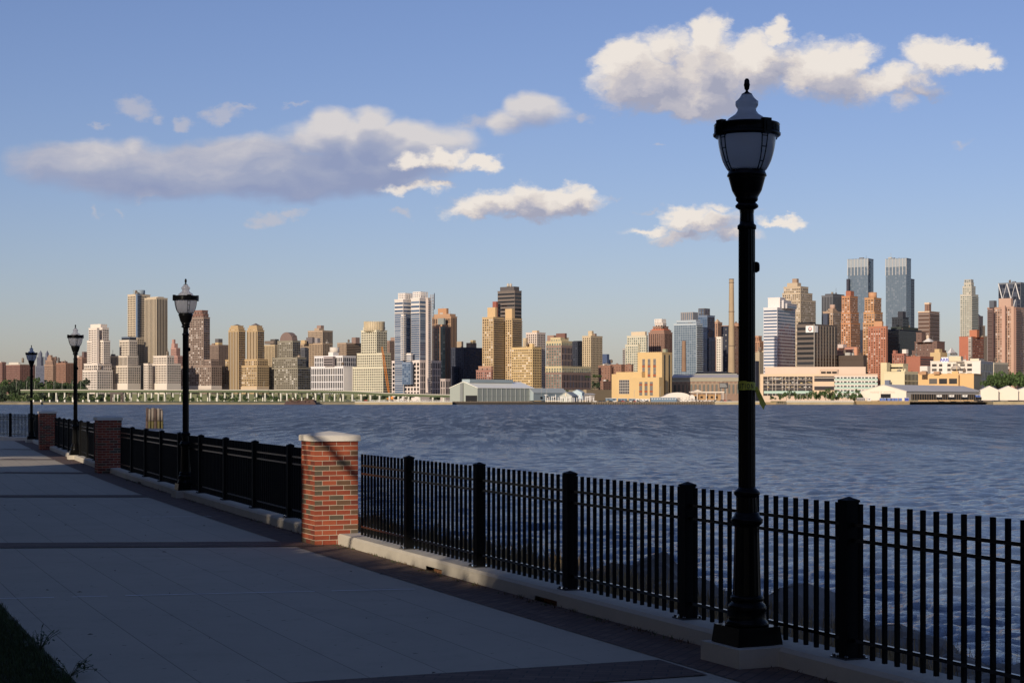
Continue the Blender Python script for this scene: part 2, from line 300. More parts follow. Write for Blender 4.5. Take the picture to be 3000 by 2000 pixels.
# brick bands laid across the path, ends as seen
def band(a,b,w=.8):
    a=gp(*a); b=gp(*b); d=(b-a).normalized(); n=Vector((-d.y,d.x,0))
    if a.x>fx(a.y)-5.05 and a.y<40: a=a-d*((a.x-(fx(a.y)-5.05))/d.x)
    m=MB(); m.poly([(p.x,p.y,.008) for p in (a-n*w/2,b-n*w/2,b+n*w/2,a+n*w/2)]); tag(m.build('brick_band',paver2),kind='structure')
band((900,2027),(2000,1955),.78); band((0,1598),(950,1593),.80); band((0,1453.5),(470,1453),.8); band((0,1384),(300,1386),.8); band((0,1345.5),(230,1346),.75); band((0,1316),(130,1317),.75)
chalk=mat('joint_filler',(.88,.88,.92),.9)
for a,b in (((0,1753.5),(1215,1725.5)),((415,1514),(620,1512))):
    a=gp(*a); b=gp(*b); m=MB(); d=(b-a).normalized(); n=Vector((-d.y,d.x,0)); N=24
    for i in range(N):
        if rnd.random()<.12: continue
        w=.011+.006*rnd.random(); p=a.lerp(b,i/N); q=a.lerp(b,(i+1)/N); m.poly([(r.x,r.y,.006) for r in (p-n*w,q-n*w,q+n*w,p+n*w)])
    tag(m.build('joint_line',chalk),kind='structure')
# kerb with drain notches
mb=MB(); y=1.5; KH=.15
notches=[gp(1265,1668).y,gp(1600,1768).y,40.1]
while y<81.2:
    st=.5; a=y; b=min(y+st,81.3); notch=any(a<=q<b for q in notches); z0=.05 if notch else -.3
    P0=fpt(a,-.17); P1=fpt(b,-.17); Q0=fpt(a,.20); Q1=fpt(b,.20)
    B0=fpt(a,-.145); B1=fpt(b,-.145)
    ps=[(P0,z0),(P0,KH-.03),(B0,KH),(Q0,KH),(Q0,-1.0)]; pe=[(P1,z0),(P1,KH-.03),(B1,KH),(Q1,KH),(Q1,-1.0)]
    for i in range(4): mb.poly([(ps[i][0].x,ps[i][0].y,ps[i][1]),(pe[i][0].x,pe[i][0].y,pe[i][1]),(pe[i+1][0].x,pe[i+1][0].y,pe[i+1][1]),(ps[i+1][0].x,ps[i+1][0].y,ps[i+1][1])])
    if notch:
        mb.poly([(P0.x,P0.y,z0),(P1.x,P1.y,z0),(B1.x+.07,B1.y,z0),(B0.x+.07,B0.y,z0)]); mb.poly([(B0.x+.07,B0.y,z0),(B1.x+.07,B1.y,z0),(B1.x+.07,B1.y,-.3),(B0.x+.07,B0.y,-.3)],1)
    y+=st
tag(mb.build('kerb',[kerbm,mat('notch_rubble',(.24,.11,.05),.95,.4,20)]),kind='structure')
CORN=fpt(81.3)
mb=MB(); mb.box(-60,81.15,-.3,CORN.x+.3,81.5,KH); tag(mb.build('kerb',kerbm),kind='structure')
# weeds and dirt along the foot of the kerb
# ---------------- brick pillars
bm_=[mat('brick_red',(.25,.050,.021),.85,.25,14),mat('brick_orange',(.32,.072,.029),.85,.25,14),mat('brick_deep',(.15,.032,.016),.85,.25,14),mat('brick_brown',(.13,.066,.032),.85,.25,14),mat('brick_char',(.095,.072,.045),.85,.3,14),mat('mortar',(.48,.39,.29),.95,.2,20)]
def pillar(corner,th,label,seed):
    rr=random.Random(seed); S=.61; t=Vector((-math.sin(th),math.cos(th))); n=Vector((math.cos(th),math.sin(th))); c=Vector(corner[:2])+(t+n)*S/2
    e=empty('brick_pillar',(c.x,c.y,0),th,label,'pillar','brick pillars of the river fence'); b=MB(); h=S/2; b.box(-h,-h,-.3,h,h,1.415,5); hb=.0677; P=.006; J=.0052
    for k in range(-1,21):
        z0=k*hb+J; z1=(k+1)*hb-J
        for side in range(4):
            segs=[.1015,.203,.203,.1025] if (k+side)%2==0 else [.203,.203,.204]; x=-h
            for i,s in enumerate(segs):
                a=x+J; q=x+s-J
                if i==0: a=x-(P if side%2==0 else 0)
                if i==len(segs)-1: q=x+s+(P if side%2==0 else 0)
                x+=s; r=rr.random(); mi=0 if r<.38 else 1 if r<.62 else 2 if r<.80 else 3 if r<.92 else 4; pp=P-rr.random()*.003
                if side==0: b.box(a,-h-pp,z0,q,-h,z1,mi)
                elif side==1: b.box(-h-pp,a,z0,-h,q,z1,mi)
                elif side==2: b.box(a,h,z0,q,h+pp,z1,mi)
                else: b.box(h,a,z0,h+pp,q,z1,mi)
    b.build('brickwork',bm_,e); m=MB(); o=h+.035; z=1.416
    m.hexa([(-o,-o,z),(o,-o,z),(o,o,z),(-o,o,z),(-o,-o,z+.068),(o,-o,z+.068),(o,o,z+.068),(-o,o,z+.068)])
    i=o-.012; m.add([(-o,-o,z+.069),(o,-o,z+.069),(o,o,z+.069),(-o,o,z+.069),(-i,-i,z+.082),(i,-i,z+.082),(i,i,z+.082),(-i,i,z+.082),(0,0,z+.135)],[(0,1,5,4),(1,2,6,5),(2,3,7,6),(3,0,4,7),(4,5,8),(5,6,8),(6,7,8),(7,4,8)])
    m.build('cap',capm,e); return e
pillar(gp(923,1597),R(24),'brick pillar with pale stone cap standing nearest the camera, brightly sunlit',1)
pillar(gp(288,1386.5),R(22),'shaded brick pillar second from the camera, just left of the wooden pilings',5)
pillar(gp(117,1317.5),R(20),'farthest of the brick pillars, small, by the third and fourth lamp posts',9)
# ---------------- iron fence
pk=MB(); pk.box(-.014,-.014,0,.014,.014,1.085); PICK=pk.mesh('picket',black)
po=MB(); po.box(-.051,-.051,0,.051,.051,1.10); po.hexa([(-.057,-.057,1.10),(.057,-.057,1.10),(.057,.057,1.10),(-.057,.057,1.10),(-.057,-.057,1.115),(.057,-.057,1.115),(.057,.057,1.115),(-.057,.057,1.115)])
po.add([(-.055,-.055,1.116),(.055,-.055,1.116),(.055,.055,1.116),(-.055,.055,1.116),(0,0,1.14)],[(0,1,4),(1,2,4),(2,3,4),(3,0,4)]); POST=po.mesh('post',black)
pl=MB(); pl.box(-.095,-.095,0,.095,.095,.012)
for a in(-1,1):
    for b in(-1,1): pl.lathe([(.014,.012),(.014,.026),(.006,.030)],8,(a*.075,b*.075))
PLATE=pl.mesh('base_plate',mat('plate_paint',(.02,.02,.022),.15,spec=.9,coat=.5))
railm=mat('rail_paint',(.005,.005,.005),.22,.15,6,spec=.5)
def fence(pts,label,s=.139,first_post=True,last_post=True,vis=None):
    "pts: plan points of the posts; rails, pickets between them"
    e=empty('iron_fence',(pts[0][0],pts[0][1],0.0),0,label,'fence','black iron fence runs between the pillars'); O=Vector((pts[0][0],pts[0][1],0)); pick=[]
    for i,p in enumerate(pts):
        p=Vector((p[0],p[1])); q=Vector(pts[i+1][:2]) if i+1<len(pts) else None; d=(q-p).normalized() if q is not None else d; a=math.atan2(d.y,d.x)
        if (i>0 or first_post) and (i<len(pts)-1 or last_post):
            o=link('post',POST,e); o.location=(p.x-O.x,p.y-O.y,KH+.012); o.rotation_euler=(0,0,a); k=link('base_plate',PLATE,o); k.location=(0,0,-.012)
        if q is None: break
        L=(q-p).length; n=max(1,round(L/s)); st=L/n
        for zz in (KH+.955,KH+.845,KH+.135):
            m=MB(); u=d; m.obox(((p+q)/2)-O.xy,u,L/2,.015,zz-.013,zz+.013); m.build('rail',railm,e)
        for j in range(0 if i==0 and not first_post else 1,n): 
            w=p+d*st*j; pick.append((w,a))
    pick.sort(key=lambda k:(k[0]-Vector((0,0))).length)
    inview=[k for k in pick if abs(k[0].x/max(k[0].y,.1))<.32]; rest=[k for k in pick if k not in inview]
    for w,a in inview[:100]:
        o=link('picket',PICK,e); o.location=(w.x-O.x,w.y-O.y,KH+.02); o.rotation_euler=(0,0,a)
    rest=inview[100:]+rest
    if rest:
        m=MB()
        for w,a in rest: m.obox(w-O.xy,(math.cos(a),math.sin(a)),.014,.014,KH+.02,KH+1.105)
        tag(m.build('picket',black,e),kind='stuff')
    return e
def ypx(px):
    lo,hi=4.0,80.0
    for _ in range(50):
        m=(lo+hi)/2
        if CX+F*fx(m)/m>px: lo=m
        else: hi=m
    return lo
ys=[7.6,9.95]+[ypx(q) for q in (2487,2014,1670,1404,1198)]+[22.9]; ys=sorted(ys,reverse=True)
fence([fpt(y) for y in ys],'nearest fence run of black iron pickets from the sunlit pillar past the large lamp post',first_post=False)
fence([fpt(24.25+ (44.95-24.25)*i/9) for i in range(10)],'black iron fence run between the sunlit pillar and the shaded second pillar',last_post=False)
fence([fpt(46.5+ (66.2-46.5)*i/9) for i in range(10)],'black iron fence run between the second pillar and the farthest pillar',first_post=False,last_post=False)
fence([fpt(67.7+ (81.3-67.7)*i/6) for i in range(7)],'short black iron fence run from the farthest pillar to the corner post',first_post=False)
fence([(CORN.x-.68*(.12+2.0*i),CORN.y+.73*(.12+2.0*i)) for i in range(6)],'far fence run turning away left at the edge of the photo',s=.14)
mb=MB(); 
for i in range(6):
    p=Vector((CORN.x-.68*2*i,CORN.y+.73*2*i)); mb.obox(p+Vector((-.68,.73)),(-.68,.73),1.0,.19,-.3,KH)
tag(mb.build('kerb',kerbm),kind='structure')
# ---------------- lamp posts
def frosted(name,col,fd):
    m=bpy.data.materials.new(name); m.use_nodes=True; t=NT(m.node_tree); t.n.clear(); o=t.new('ShaderNodeOutputMaterial'); d=t.new('ShaderNodeBsdfDiffuse'); d.inputs[0].default_value=(*col,1); tr=t.new('ShaderNodeBsdfTranslucent'); tr.inputs[0].default_value=(*col,1)
    g=t.new('ShaderNodeBsdfGlossy'); g.inputs['Roughness'].default_value=.18; a=t.new('ShaderNodeMixShader'); a.inputs[0].default_value=fd; t.l.new(d.outputs[0],a.inputs[1]); t.l.new(tr.outputs[0],a.inputs[2])
    f=t.new('ShaderNodeFresnel'); f.inputs[0].default_value=1.35; q=t.new('ShaderNodeMixShader'); t.l.new(f.outputs[0],q.inputs[0]); t.l.new(a.outputs[0],q.inputs[1]); t.l.new(g.outputs[0],q.inputs[2]); t.l.new(q.outputs[0],o.inputs[0]); return m
frost=frosted('frosted_globe',(.99,.99,1.0),.90); frost2=frosted('ribbed_glass_top',(.99,.99,1.0),.85)
gloss=mat('gloss_black_paint',(.004,.004,.004),.25,.1,6,spec=.11)
def lamp(x,y,rz,label):
    e=empty('street_lamp',(x,y,0),rz,label,'lamp post','matching black lamp posts along the promenade'); Z=.15
    b=MB(); s=.195; s2=.180
    b.hexa([(-s,-s,Z),(s,-s,Z),(s,s,Z),(-s,s,Z),(-s2,-s2,Z+.135),(s2,-s2,Z+.135),(s2,s2,Z+.135),(-s2,s2,Z+.135)])
    b.lathe([(.165,.286),(.168,.30),(.150,.325),(.146,.33),(.146,.405),(.150,.41),(.140,.44),(.118,.46),(.112,.468),(.126,.475),(.130,.49),(.122,.505),(.108,.515)],40); b.build('base',gloss,e)
    b=MB(); b.lathe([(.108,.515),(.094,1.03),(.104,1.045)],32,flute=.035,sm=False)
    b.lathe([(.104,1.045),(.120,1.06),(.122,1.085),(.108,1.10),(.096,1.115),(.092,1.135),(.082,1.14)],40); b.lathe([(.083,1.14),(.078,1.25),(.085,1.262)],32,flute=.05,sm=False)
    b.lathe([(.085,1.262),(.098,1.275),(.100,1.293),(.088,1.305),(.072,1.318),(.0655,1.33)],40)
    b.lathe([(.0655,1.33),(.0635,3.28)],32,flute=.06,sm=False); b.lathe([(.0635,3.28),(.071,3.285),(.072,3.31),(.056,3.325),(.054,3.34)],40,cap=True)
    b.lathe([(.0545,3.34),(.052,3.40),(.056,3.43)],24,flute=.05,sm=False); b.lathe([(.056,3.43),(.066,3.435),(.086,3.448),(.088,3.462),(.076,3.475),(.066,3.485)],40); b.build('pole',gloss,e)
    b=MB(); b.lathe([(.066,3.485),(.082,3.50),(.085,3.515),(.082,3.52),(.112,3.575),(.130,3.64),(.135,3.66),(.139,3.668),(.137,3.675),(.150,3.685),(.147,3.70),(.140,3.712),(.139,3.74)],48); b.build('globe_holder',gloss,e)
    g=[(.134,3.722),(.150,3.735),(.165,3.76),(.184,3.80),(.199,3.85),(.210,3.90),(.217,3.95),(.221,4.0),(.222,4.04)]
    b=MB(); b.lathe(g,64,cap=False); b.build('globe',frost,e)
    b=MB(); b.lathe([(.175,4.055),(.165,4.07),(.152,4.09),(.146,4.115),(.118,4.135),(.088,4.155),(.072,4.178),(.070,4.195),(.082,4.213),(.087,4.225),(.086,4.25),(.072,4.262),(.055,4.28),(.040,4.305)],64); b.build('globe_top',frost2,e)
    b=MB(); b.lathe([(.219,3.985),(.240,3.98),(.254,3.99),(.256,4.005),(.243,4.012),(.243,4.062),(.250,4.07),(.244,4.08),(.17,4.084),(.17,4.05),(.22,4.035),(.219,3.985)],72,cap=False)
    for i in range(4):
        a=R(5+90*i); ax=(-math.sin(a),math.cos(a)); b.obox((.240*math.cos(a),.240*math.sin(a)),ax,.034,.022,3.978,4.094); b.lathe([(.001,4.03),(.03,4.03)],6,(.25*math.cos(a),.25*math.sin(a)),cap=False)
        b.obox((.256*math.cos(a),.256*math.sin(a)),ax,.016,.012,4.0,4.07)
    for i in range(72):
        a=R(5*i)
        if abs((i*5+45)%90)>12 or True: b.obox((.244*math.cos(a),.244*math.sin(a)),(-math.sin(a),math.cos(a)),.0035,.003,4.016,4.058)
    b.build('crown_ring',gloss,e)
    for i in range(4):
        b=MB(); a=R(5+90*i)
        for sgn in(-1,1):
            pts=[]
            for r,z in [(.140,3.722)]+g[1:]: 
                w=.012+.016*((z-3.72)/.32); al=a+sgn*math.asin(min(1,w/r)); pts.append(((r+.007)*math.cos(al),(r+.007)*math.sin(al),z))
            b.tube(pts,.0045,5)
        for r,z in((.176,3.78),(.207,3.885),(.219,3.965)):
            w=.012+.016*((z-3.72)/.32); al=math.asin(w/r); b.tube([((r+.007)*math.cos(a-al),(r+.007)*math.sin(a-al),z),((r+.007)*math.cos(a+al),(r+.007)*math.sin(a+al),z)],.004,5)
        b.build('cage_rib',gloss,e)
    b=MB(); b.lathe([(.042,4.298),(.040,4.308),(.022,4.318),(.010,4.328),(.010,4.336),(.018,4.345),(.021,4.365),(.024,4.375),(.021,4.39),(.019,4.41),(.012,4.423),(.002,4.427)],20); b.build('finial',gloss,e)
    b=MB(); a=-rz; cx,cy=.078*math.cos(a),.078*math.sin(a)
    b.obox((.068*math.cos(a),.068*math.sin(a)),(math.cos(a),math.sin(a)),.01,.022,2.955,3.035); b.lathe([(.006,2.96),(.017,2.965),(.020,2.98),(.020,3.01),(.016,3.028),(.005,3.033)],14,(cx,cy)); b.build('photocell',gloss,e)
    return e
L1=lamp(1.782,12.95,R(24),'largest lamp post with frosted globe, yellow caution tape round its black shaft')
for (x,y,rz,lb) in ((-6.615,34.6,R(22),'second lamp post from the camera, between the sunlit pillar and the wooden pilings'),(-14.35,56.1,R(20),'third lamp post from the camera, its concrete foot in sunlight'),(-21.85,77.6,R(20),'farthest and smallest lamp post, near the fence corner at far left')):
    c=copy_tree(L1); c.location=(x,y,0); c.rotation_euler=(0,0,rz); c['label']=lb
for (x,y,rz) in ((1.782,12.95,24),(-6.615,34.6,22),(-14.35,56.1,20),(-21.85,77.6,20)):
    m=MB(); a=R(rz); ax=(-math.sin(a),math.cos(a)); m.obox((x+.02,y),ax,.28,.262,-.3,.146); tag(m.build('lamp_plinth',kerbm),kind='structure')
# caution tape tied round the large lamp and round the farthest one
tapem=mat('caution_tape',(.60,.55,.06),.45,.15,30,trans=0); ink=mat('tape_ink',(.012,.012,.010),.5)
def tape(x,y,z,r,text,label,tail=True,hh=.033):
    e=empty('caution_tape',(x,y,z),0,label,'tape'); b=MB(); n=64
    def top(a): return hh-.010*max(0,math.cos(a+.3))*1.0+.002*math.sin(5*a)
    def bot(a): return -hh+.002*math.sin(4*a+1)
    for i in range(n):
        a=2*math.pi*i/n; c=2*math.pi*(i+1)/n
        b.poly([(r*math.cos(a),r*math.sin(a),bot(a)),(r*math.cos(c),r*math.sin(c),bot(c)),(r*math.cos(c),r*math.sin(c),top(c)),(r*math.cos(a),r*math.sin(a),top(a))],0,True)
        b.poly([((r-.001)*math.cos(c),(r-.001)*math.sin(c),bot(c)),((r-.001)*math.cos(a),(r-.001)*math.sin(a),bot(a)),((r-.001)*math.cos(a),(r-.001)*math.sin(a),top(a)),((r-.001)*math.cos(c),(r-.001)*math.sin(c),top(c))],0,True)
    b.build('band',tapem,e)
    if tail:
        b=MB(); p0=[(r-.004,-.02,.0),(r-.002,-.02,-.045)]; N=10; prev=None
        for i in range(N+1):
            f=i/N; cx=r-.006+.062*f**.9; cz=-.015-.142*f; w=.021+.004*f; dy=-.02+.018*math.sin(f*4); ti=.35*f
            A=(cx-w*math.cos(ti)+.012,dy+.004*math.sin(f*9),cz-.25*w-.01*f); B=(cx+w*math.cos(ti)*.7+.004*f,dy+.01*math.cos(f*7),cz+.35*w+.004)
            if i==N: A=(A[0]+.012,A[1],A[2]-.012); 
            if prev:
                if i<N: b.poly([prev[0],A,B,prev[1]],0,False)
                else: 
                    M=((A[0]+B[0])/2-.002,(A[1]+B[1])/2,(A[2]+B[2])/2+.010); b.poly([prev[0],A,M,B,prev[1]],0,False)
            prev=(A,B)
        o=b.build('loose_end',tapem,e); md=o.modifiers.new('thick','SOLIDIFY'); md.thickness=.0008
    if text:
        cu=bpy.data.curves.new('txt','FONT'); cu.body=text; cu.size=.050; cu.space_character=1.5; cu.offset=.0009; cu.align_x='CENTER'; cu.resolution_u=3; to=bpy.data.objects.new('txt',cu); COL.objects.link(to)
        dg=bpy.context.evaluated_depsgraph_get(); me=bpy.data.meshes.new_from_object(to.evaluated_get(dg)); bpy.data.objects.remove(to)
        # subdivide long faces a little by bending vertex by vertex
        for v in me.vertices:
            a=-math.pi/2+(v.co.x*.6-.045)/(r+.0012); zz=v.co.y*1.08-.023; v.co=((r+.0012)*math.cos(a),(r+.0012)*math.sin(a),zz)
        me.materials.clear(); me.materials.append(ink); me.name='lettering'; link('lettering',me,e)
    return e
tape(1.782,12.95,2.098,.0672,'CAUTION  CAUTION  CAUTION','yellow caution tape with black lettering wrapped round the largest lamp post')
tape(-21.85,77.6,1.98,.0672,None,'yellow tape band tied round the shaft of the farthest lamp post',tail=False,hh=.045)
# ---------------- river bank, rocks, dry grass
soil=mat('bank_soil',(.075,.062,.045),.95,.35,1.2,bump=1,bscale=8)
PROF=[(.15,-.25),(1.5,-.45),(3,-.75),(5,-1.1),(7,-1.45),(8.5,-2.3),(10,-3.2),(12.5,-4.4)]
def bankz(o):
    for (a,za),(b,zb) in zip(PROF,PROF[1:]):
        if a<=o<=b: return za+(zb-za)*(o-a)/(b-a)
    return -.3 if o<.15 else -4.4
mb=MB(); n=80; prev=None; offs=[.15+i*.45 for i in range(28)]
rows=[]
for i in range(n+1):
    y=1+90*(i/n)**1.3; rows.append([fpt(y,o,bankz(o)+rnd.uniform(-.09,.09)*(1 if o>.5 else 0)) for o in offs])
for i in range(n):
    for j in range(len(offs)-1): mb.poly([rows[i][j],rows[i][j+1],rows[i+1][j+1],rows[i+1][j]],0,True)
tag(mb.build('river_bank',soil),kind='structure')
rockm=mat('riprap_stone',(.17,.155,.135),.9,.35,2.2,bump=1,bscale=9); rocks=[]
for k in range(6):
    rr=random.Random(40+k); m=MB(); vs=[]; NU,NV=9,7
    dirs=[Vector((rr.gauss(0,1),rr.gauss(0,1),rr.gauss(0,1))).normalized() for _ in range(11)]; ds=[rr.uniform(.62,.95) for _ in dirs]
    for a in range(NV+1):
        for b in range(NU):
            ph=math.pi*a/NV; th=2*math.pi*b/NU; d=Vector((math.sin(ph)*math.cos(th),math.sin(ph)*math.sin(th),math.cos(ph))); r=1.0
            for q,s in zip(dirs,ds):
                w=d.dot(q)
                if w>0: r=min(r,s/w)
            r*=rr.uniform(.97,1.03); vs.append(d*r)
    fs=[]
    for a in range(NV):
        for b in range(NU): fs.append((a*NU+b,(a+1)*NU+b,(a+1)*NU+(b+1)%NU,a*NU+(b+1)%NU))
    m.add(vs,fs,0,False); rocks.append(m.mesh('boulder',rockm))
rr=random.Random(12)
def rock(y,o,s,z=None,label=None):
    p=fpt(y,o); ob=link('boulder',rr.choice(rocks)); ob.location=(p.x,p.y,(bankz(o)-.1 if z is None else z)); ob.scale=(s*rr.uniform(.8,1.3),s*rr.uniform(.8,1.3),s*rr.uniform(.5,.8)); ob.rotation_euler=(rr.uniform(-.3,.3),rr.uniform(-.3,.3),rr.uniform(0,6.3))
    tag(ob,label or 'rough grey boulder of the river bank seen through the iron fence','boulder','boulders piled on the river bank')
def vx(px,o):   # depth on the strip o metres outside the fence where column px meets it
    best=min((abs(CX+F*fpt(y*.1,o).x/fpt(y*.1,o).y-px),y*.1) for y in range(50,500)); return best[1]
rock(vx(2330,6.8),6.8,1.15,-1.5); rock(vx(2410,7),7,.8,-1.6); rock(vx(2620,6.8),6.8,1.05,-1.65); rock(vx(2560,5.6),5.6,.6,-1.5)
rock(vx(1900,7),7,1.0,-1.55); rock(vx(2010,6.5),6.5,.8,-1.5); rock(vx(1800,7.2),7.2,.8,-1.6)
for i in range(105):
    y=rr.uniform(7,42); o=rr.choice([rr.uniform(4.5,7.2),rr.uniform(6.5,11)]); rock(y,o,rr.uniform(.3,.62))
straw=mat('dry_grass',(.30,.215,.105),.9,island=.45); green=mat('weed_green',(.055,.085,.022),.8,island=.4)
def blades(mb,c,n,h,spread,w=.006,mi=0,lean=.35,rg=rr):
    for _ in range(n):
        a=rg.uniform(0,6.28); r=spread*math.sqrt(rg.random()); x=c[0]+r*math.cos(a); y=c[1]+r*math.sin(a); hh=h*rg.uniform(.5,1.1); l=rg.uniform(0,lean)*hh; b=rg.uniform(0,6.28); p=rg.uniform(0,6.28); dx,dy=w*math.cos(p),w*math.sin(p)
        mx,my=x+l*.35*math.cos(b),y+l*.35*math.sin(b); tx,ty=x+l*math.cos(b),y+l*math.sin(b)
        mb.add([(x-dx,y-dy,c[2]),(x+dx,y+dy,c[2]),(mx+dx*.8,my+dy*.8,c[2]+hh*.55),(mx-dx*.8,my-dy*.8,c[2]+hh*.55),(tx,ty,c[2]+hh)],[(0,1,2,3),(3,2,4)],mi)
mb=MB()
for i in range(520):
    y=rr.uniform(8,46); o=rr.uniform(.5,7.6) if y>15 else rr.uniform(.5,6.2); p=fpt(y,o,bankz(o)-.05); blades(mb,p,rr.randint(14,34),rr.uniform(.18,.6),.22,.005 if y<20 else .009)
tag(mb.build('dry_grass',straw),'dry straw coloured grass growing on the bank behind the fence','dry grass',kind='stuff')
mb=MB()
for i in range(330):
    y=8+34*rr.random()**1.5; p=fpt(y,-.19-.05*abs(rr.gauss(0,1)),.0); blades(mb,p,rr.randint(3,9),rr.uniform(.012,.05),.06,.004,rr.choice([0,1,1]),lean=1.2)
tag(mb.build('kerb_weeds',[green,mat('dead_leaf',(.09,.055,.025),.9,island=.4)]),'low weeds and dead leaves caught along the foot of the kerb','weeds',kind='stuff')
# lawn corner
lawnm=mat('lawn_soil',(.035,.040,.018),.95,.3,3); mb=MB()
strip('lawn',-60,-5.11,.01,lawnm,1,30,30)
grass=mat('grass_blade',(.042,.066,.016),.75,island=.5); mb=MB(); rg=random.Random(4)
for i in range(5200):
    y=rg.uniform(9.5,19); o=-5.16-abs(rg.gauss(0,.5)); p=fpt(y,o,.005)
    if p.x< -.325*p.y: continue
    blades(mb,p,7,.055,.06,.003,lean=.7,rg=rg)
tag(mb.build('grass',grass),'dark lawn grass at the bottom left edge of the path','grass',kind='stuff')
leafm=mat('weed_leaf',(.035,.065,.020),.6,island=.35)
def weed(x,y,label,n=15,s=1):
    b=MB(); r=random.Random(int(x*100))
    for i in range(n):
        a=r.uniform(0,6.28); L=r.uniform(.10,.22)*s; tip=Vector((math.cos(a)*L*.9,math.sin(a)*L*.9,r.uniform(.05,.16)*s)); b.tube([(0,0,0),tip*.6+Vector((0,0,.02)),tip],.002,4,1)
        for k in range(5):
            c=tip*(.5+.12*k); d=Vector((r.gauss(0,1),r.gauss(0,1),r.gauss(0,.5))).normalized()*r.uniform(.02,.045)*s; u=d.cross(Vector((0,0,1))).normalized()*.011*s; b.poly([c,c+d*.5+u,c+d,c+d*.5-u])
    o=b.build('weed',[leafm,green]); o.location=(x,y,.01); tag(o,label,'weed')
p=gp(118,1905); weed(p.x,p.y,'upper of two leafy weeds leaning from the lawn onto the path'); p=gp(205,1985); weed(p.x,p.y,'lower leafy weed at the bottom left corner of the path')
mb=MB(); rg=random.Random(8)
for i in range(46):
    y=rg.uniform(11,34); o=-rg.uniform(.3,4.8); p=fpt(y,o,.007); a=rg.uniform(0,3.1); L=rg.uniform(.012,.035); d=Vector((math.cos(a),math.sin(a),0))*L; n=Vector((-d.y,d.x,0))*.35; mb.poly([p-d,p-n+Vector((0,0,.006)),p+d,p+n+Vector((0,0,.008))])
tag(mb.build('leaf_litter',mat('litter',(.045,.035,.022),.9,island=.3)),'scattered small dead leaves lying on the concrete path','dead leaves',kind='stuff')
# wooden pilings standing in the river
def pilings():
    c=at(454,1253,322); e=empty('mooring_pilings',(c.x,c.y,WZ),0,'cluster of weathered wooden pilings standing in the river left of centre','pilings')
    m1=mat('weathered_timber',(.20,.165,.13),.9,.45,1.5,bump=1,bscale=5); m2=mat('dark_timber',(.07,.045,.035),.9,.4,1.5); m3=mat('algae_timber',(.085,.07,.02),.8,.5,2)
    rg=random.Random(2)
    for i,(x,y) in enumerate([(-1.35,-.4),(-.82,-.85),(-.25,-.75),(.3,-.95),(.85,-.7),(1.35,-.3),(-1.0,.4),(-.3,.3),(.4,.3),(1.05,.4)]):
        r=.25+rg.uniform(-.02,.04); tp=3.75+rg.uniform(-.12,.10)-(.25 if i==5 else 0); b=MB(); t=.06*x
        pts=[(x*1.06,y,-1),(x*1.05,y,.0),(x*1.03,y,.75),(x*1.02,y,1.35)]; b.tube(pts,r,12,2 if i%3 else 1); b.tube([(x*1.02,y,1.34),(x*.98,y,tp)],r*.98,12,1 if i in(0,3,6) else 0); b.build('piling',[m1,m2,m3],e)
    b=MB(); b.tube([(-1.75,0,1.5),(-1.2,-1.05,1.5),(0,-1.3,1.5),(1.2,-1.0,1.5),(1.7,0,1.5)],.045,6); b.build('cable_wrap',mat('rust_cable',(.05,.03,.025),.8),e)
pilings()
# ---------------- trees on the lawn behind and left of the camera (they shade the promenade)
TG=[]
def tgt(p,r): TG.append((Vector(p),r))
for z in (.2,.55,.9,1.25,1.55):
    for x_,y_ in ((-2.3,23.5),(-2.75,23.4),(-2.85,23.8)): tgt((x_,y_,z),.30)
for q in range(9): p=fpt(23.2-q*.62,-.1,.10); tgt(p,.44-.030*q)
for y in (24.6,25.6,26.6,27.4): tgt(fpt(y,-.12,.1),.16)
for x in range(16): tgt((-14.0-x*1.2,54.3,0),1.5)
for z in (3.6,3.9,4.2): tgt((-6.6,34.6,z),.4); tgt((-14.35,56.1,z),.6)
tgt((-18.9,66.9,1.1),.35); tgt((-18.8,66.9,1.5),.4); tgt((-10.66,45.5,1.02),.10); tgt((-14.3,55.7,.3),.5); tgt(fpt(33,-.12,.1),.12); tgt(fpt(37.4,-.12,.1),.15); tgt((-14.3,56,1.5),.14)
for x,y in ((-16,47.2),(-13.5,44.3),(-18.5,50),(-11,40.9),(-14,40.2),(-20,49.0)): 
    for k in range(4): tgt((x-.55*k,y,0),.12)
P_=np.array([p for p,_ in TG]); R_=np.array([r for _,r in TG]); SD=np.array(sd)
leafs=[mat('tree_leaf',(.05,.085,.02),.7,island=.4)]; barkm=mat('bark',(.10,.07,.05),.95,.3,4)
def leaf_mesh(pos,size,rg,name,m):
    n=len(pos); d=rg.normal(size=(n,3)); d/=np.linalg.norm(d,axis=1)[:,None]; e=rg.normal(size=(n,3)); e-= (e*d).sum(1)[:,None]*d; e/=np.linalg.norm(e,axis=1)[:,None]; s=size*rg.uniform(.6,1.3,(n,1))
    V=np.stack([pos-d*s,pos-e*s*.55,pos+d*s,pos+e*s*.55],1).reshape(-1,3).astype(np.float32); me=bpy.data.meshes.new(name); me.vertices.add(4*n); me.vertices.foreach_set('co',V.ravel()); me.loops.add(4*n); me.loops.foreach_set('vertex_index',np.arange(4*n,dtype=np.int32)); me.polygons.add(n); me.polygons.foreach_set('loop_start',np.arange(0,4*n,4,dtype=np.int32)); me.update(calc_edges=True); me.materials.append(m); return me
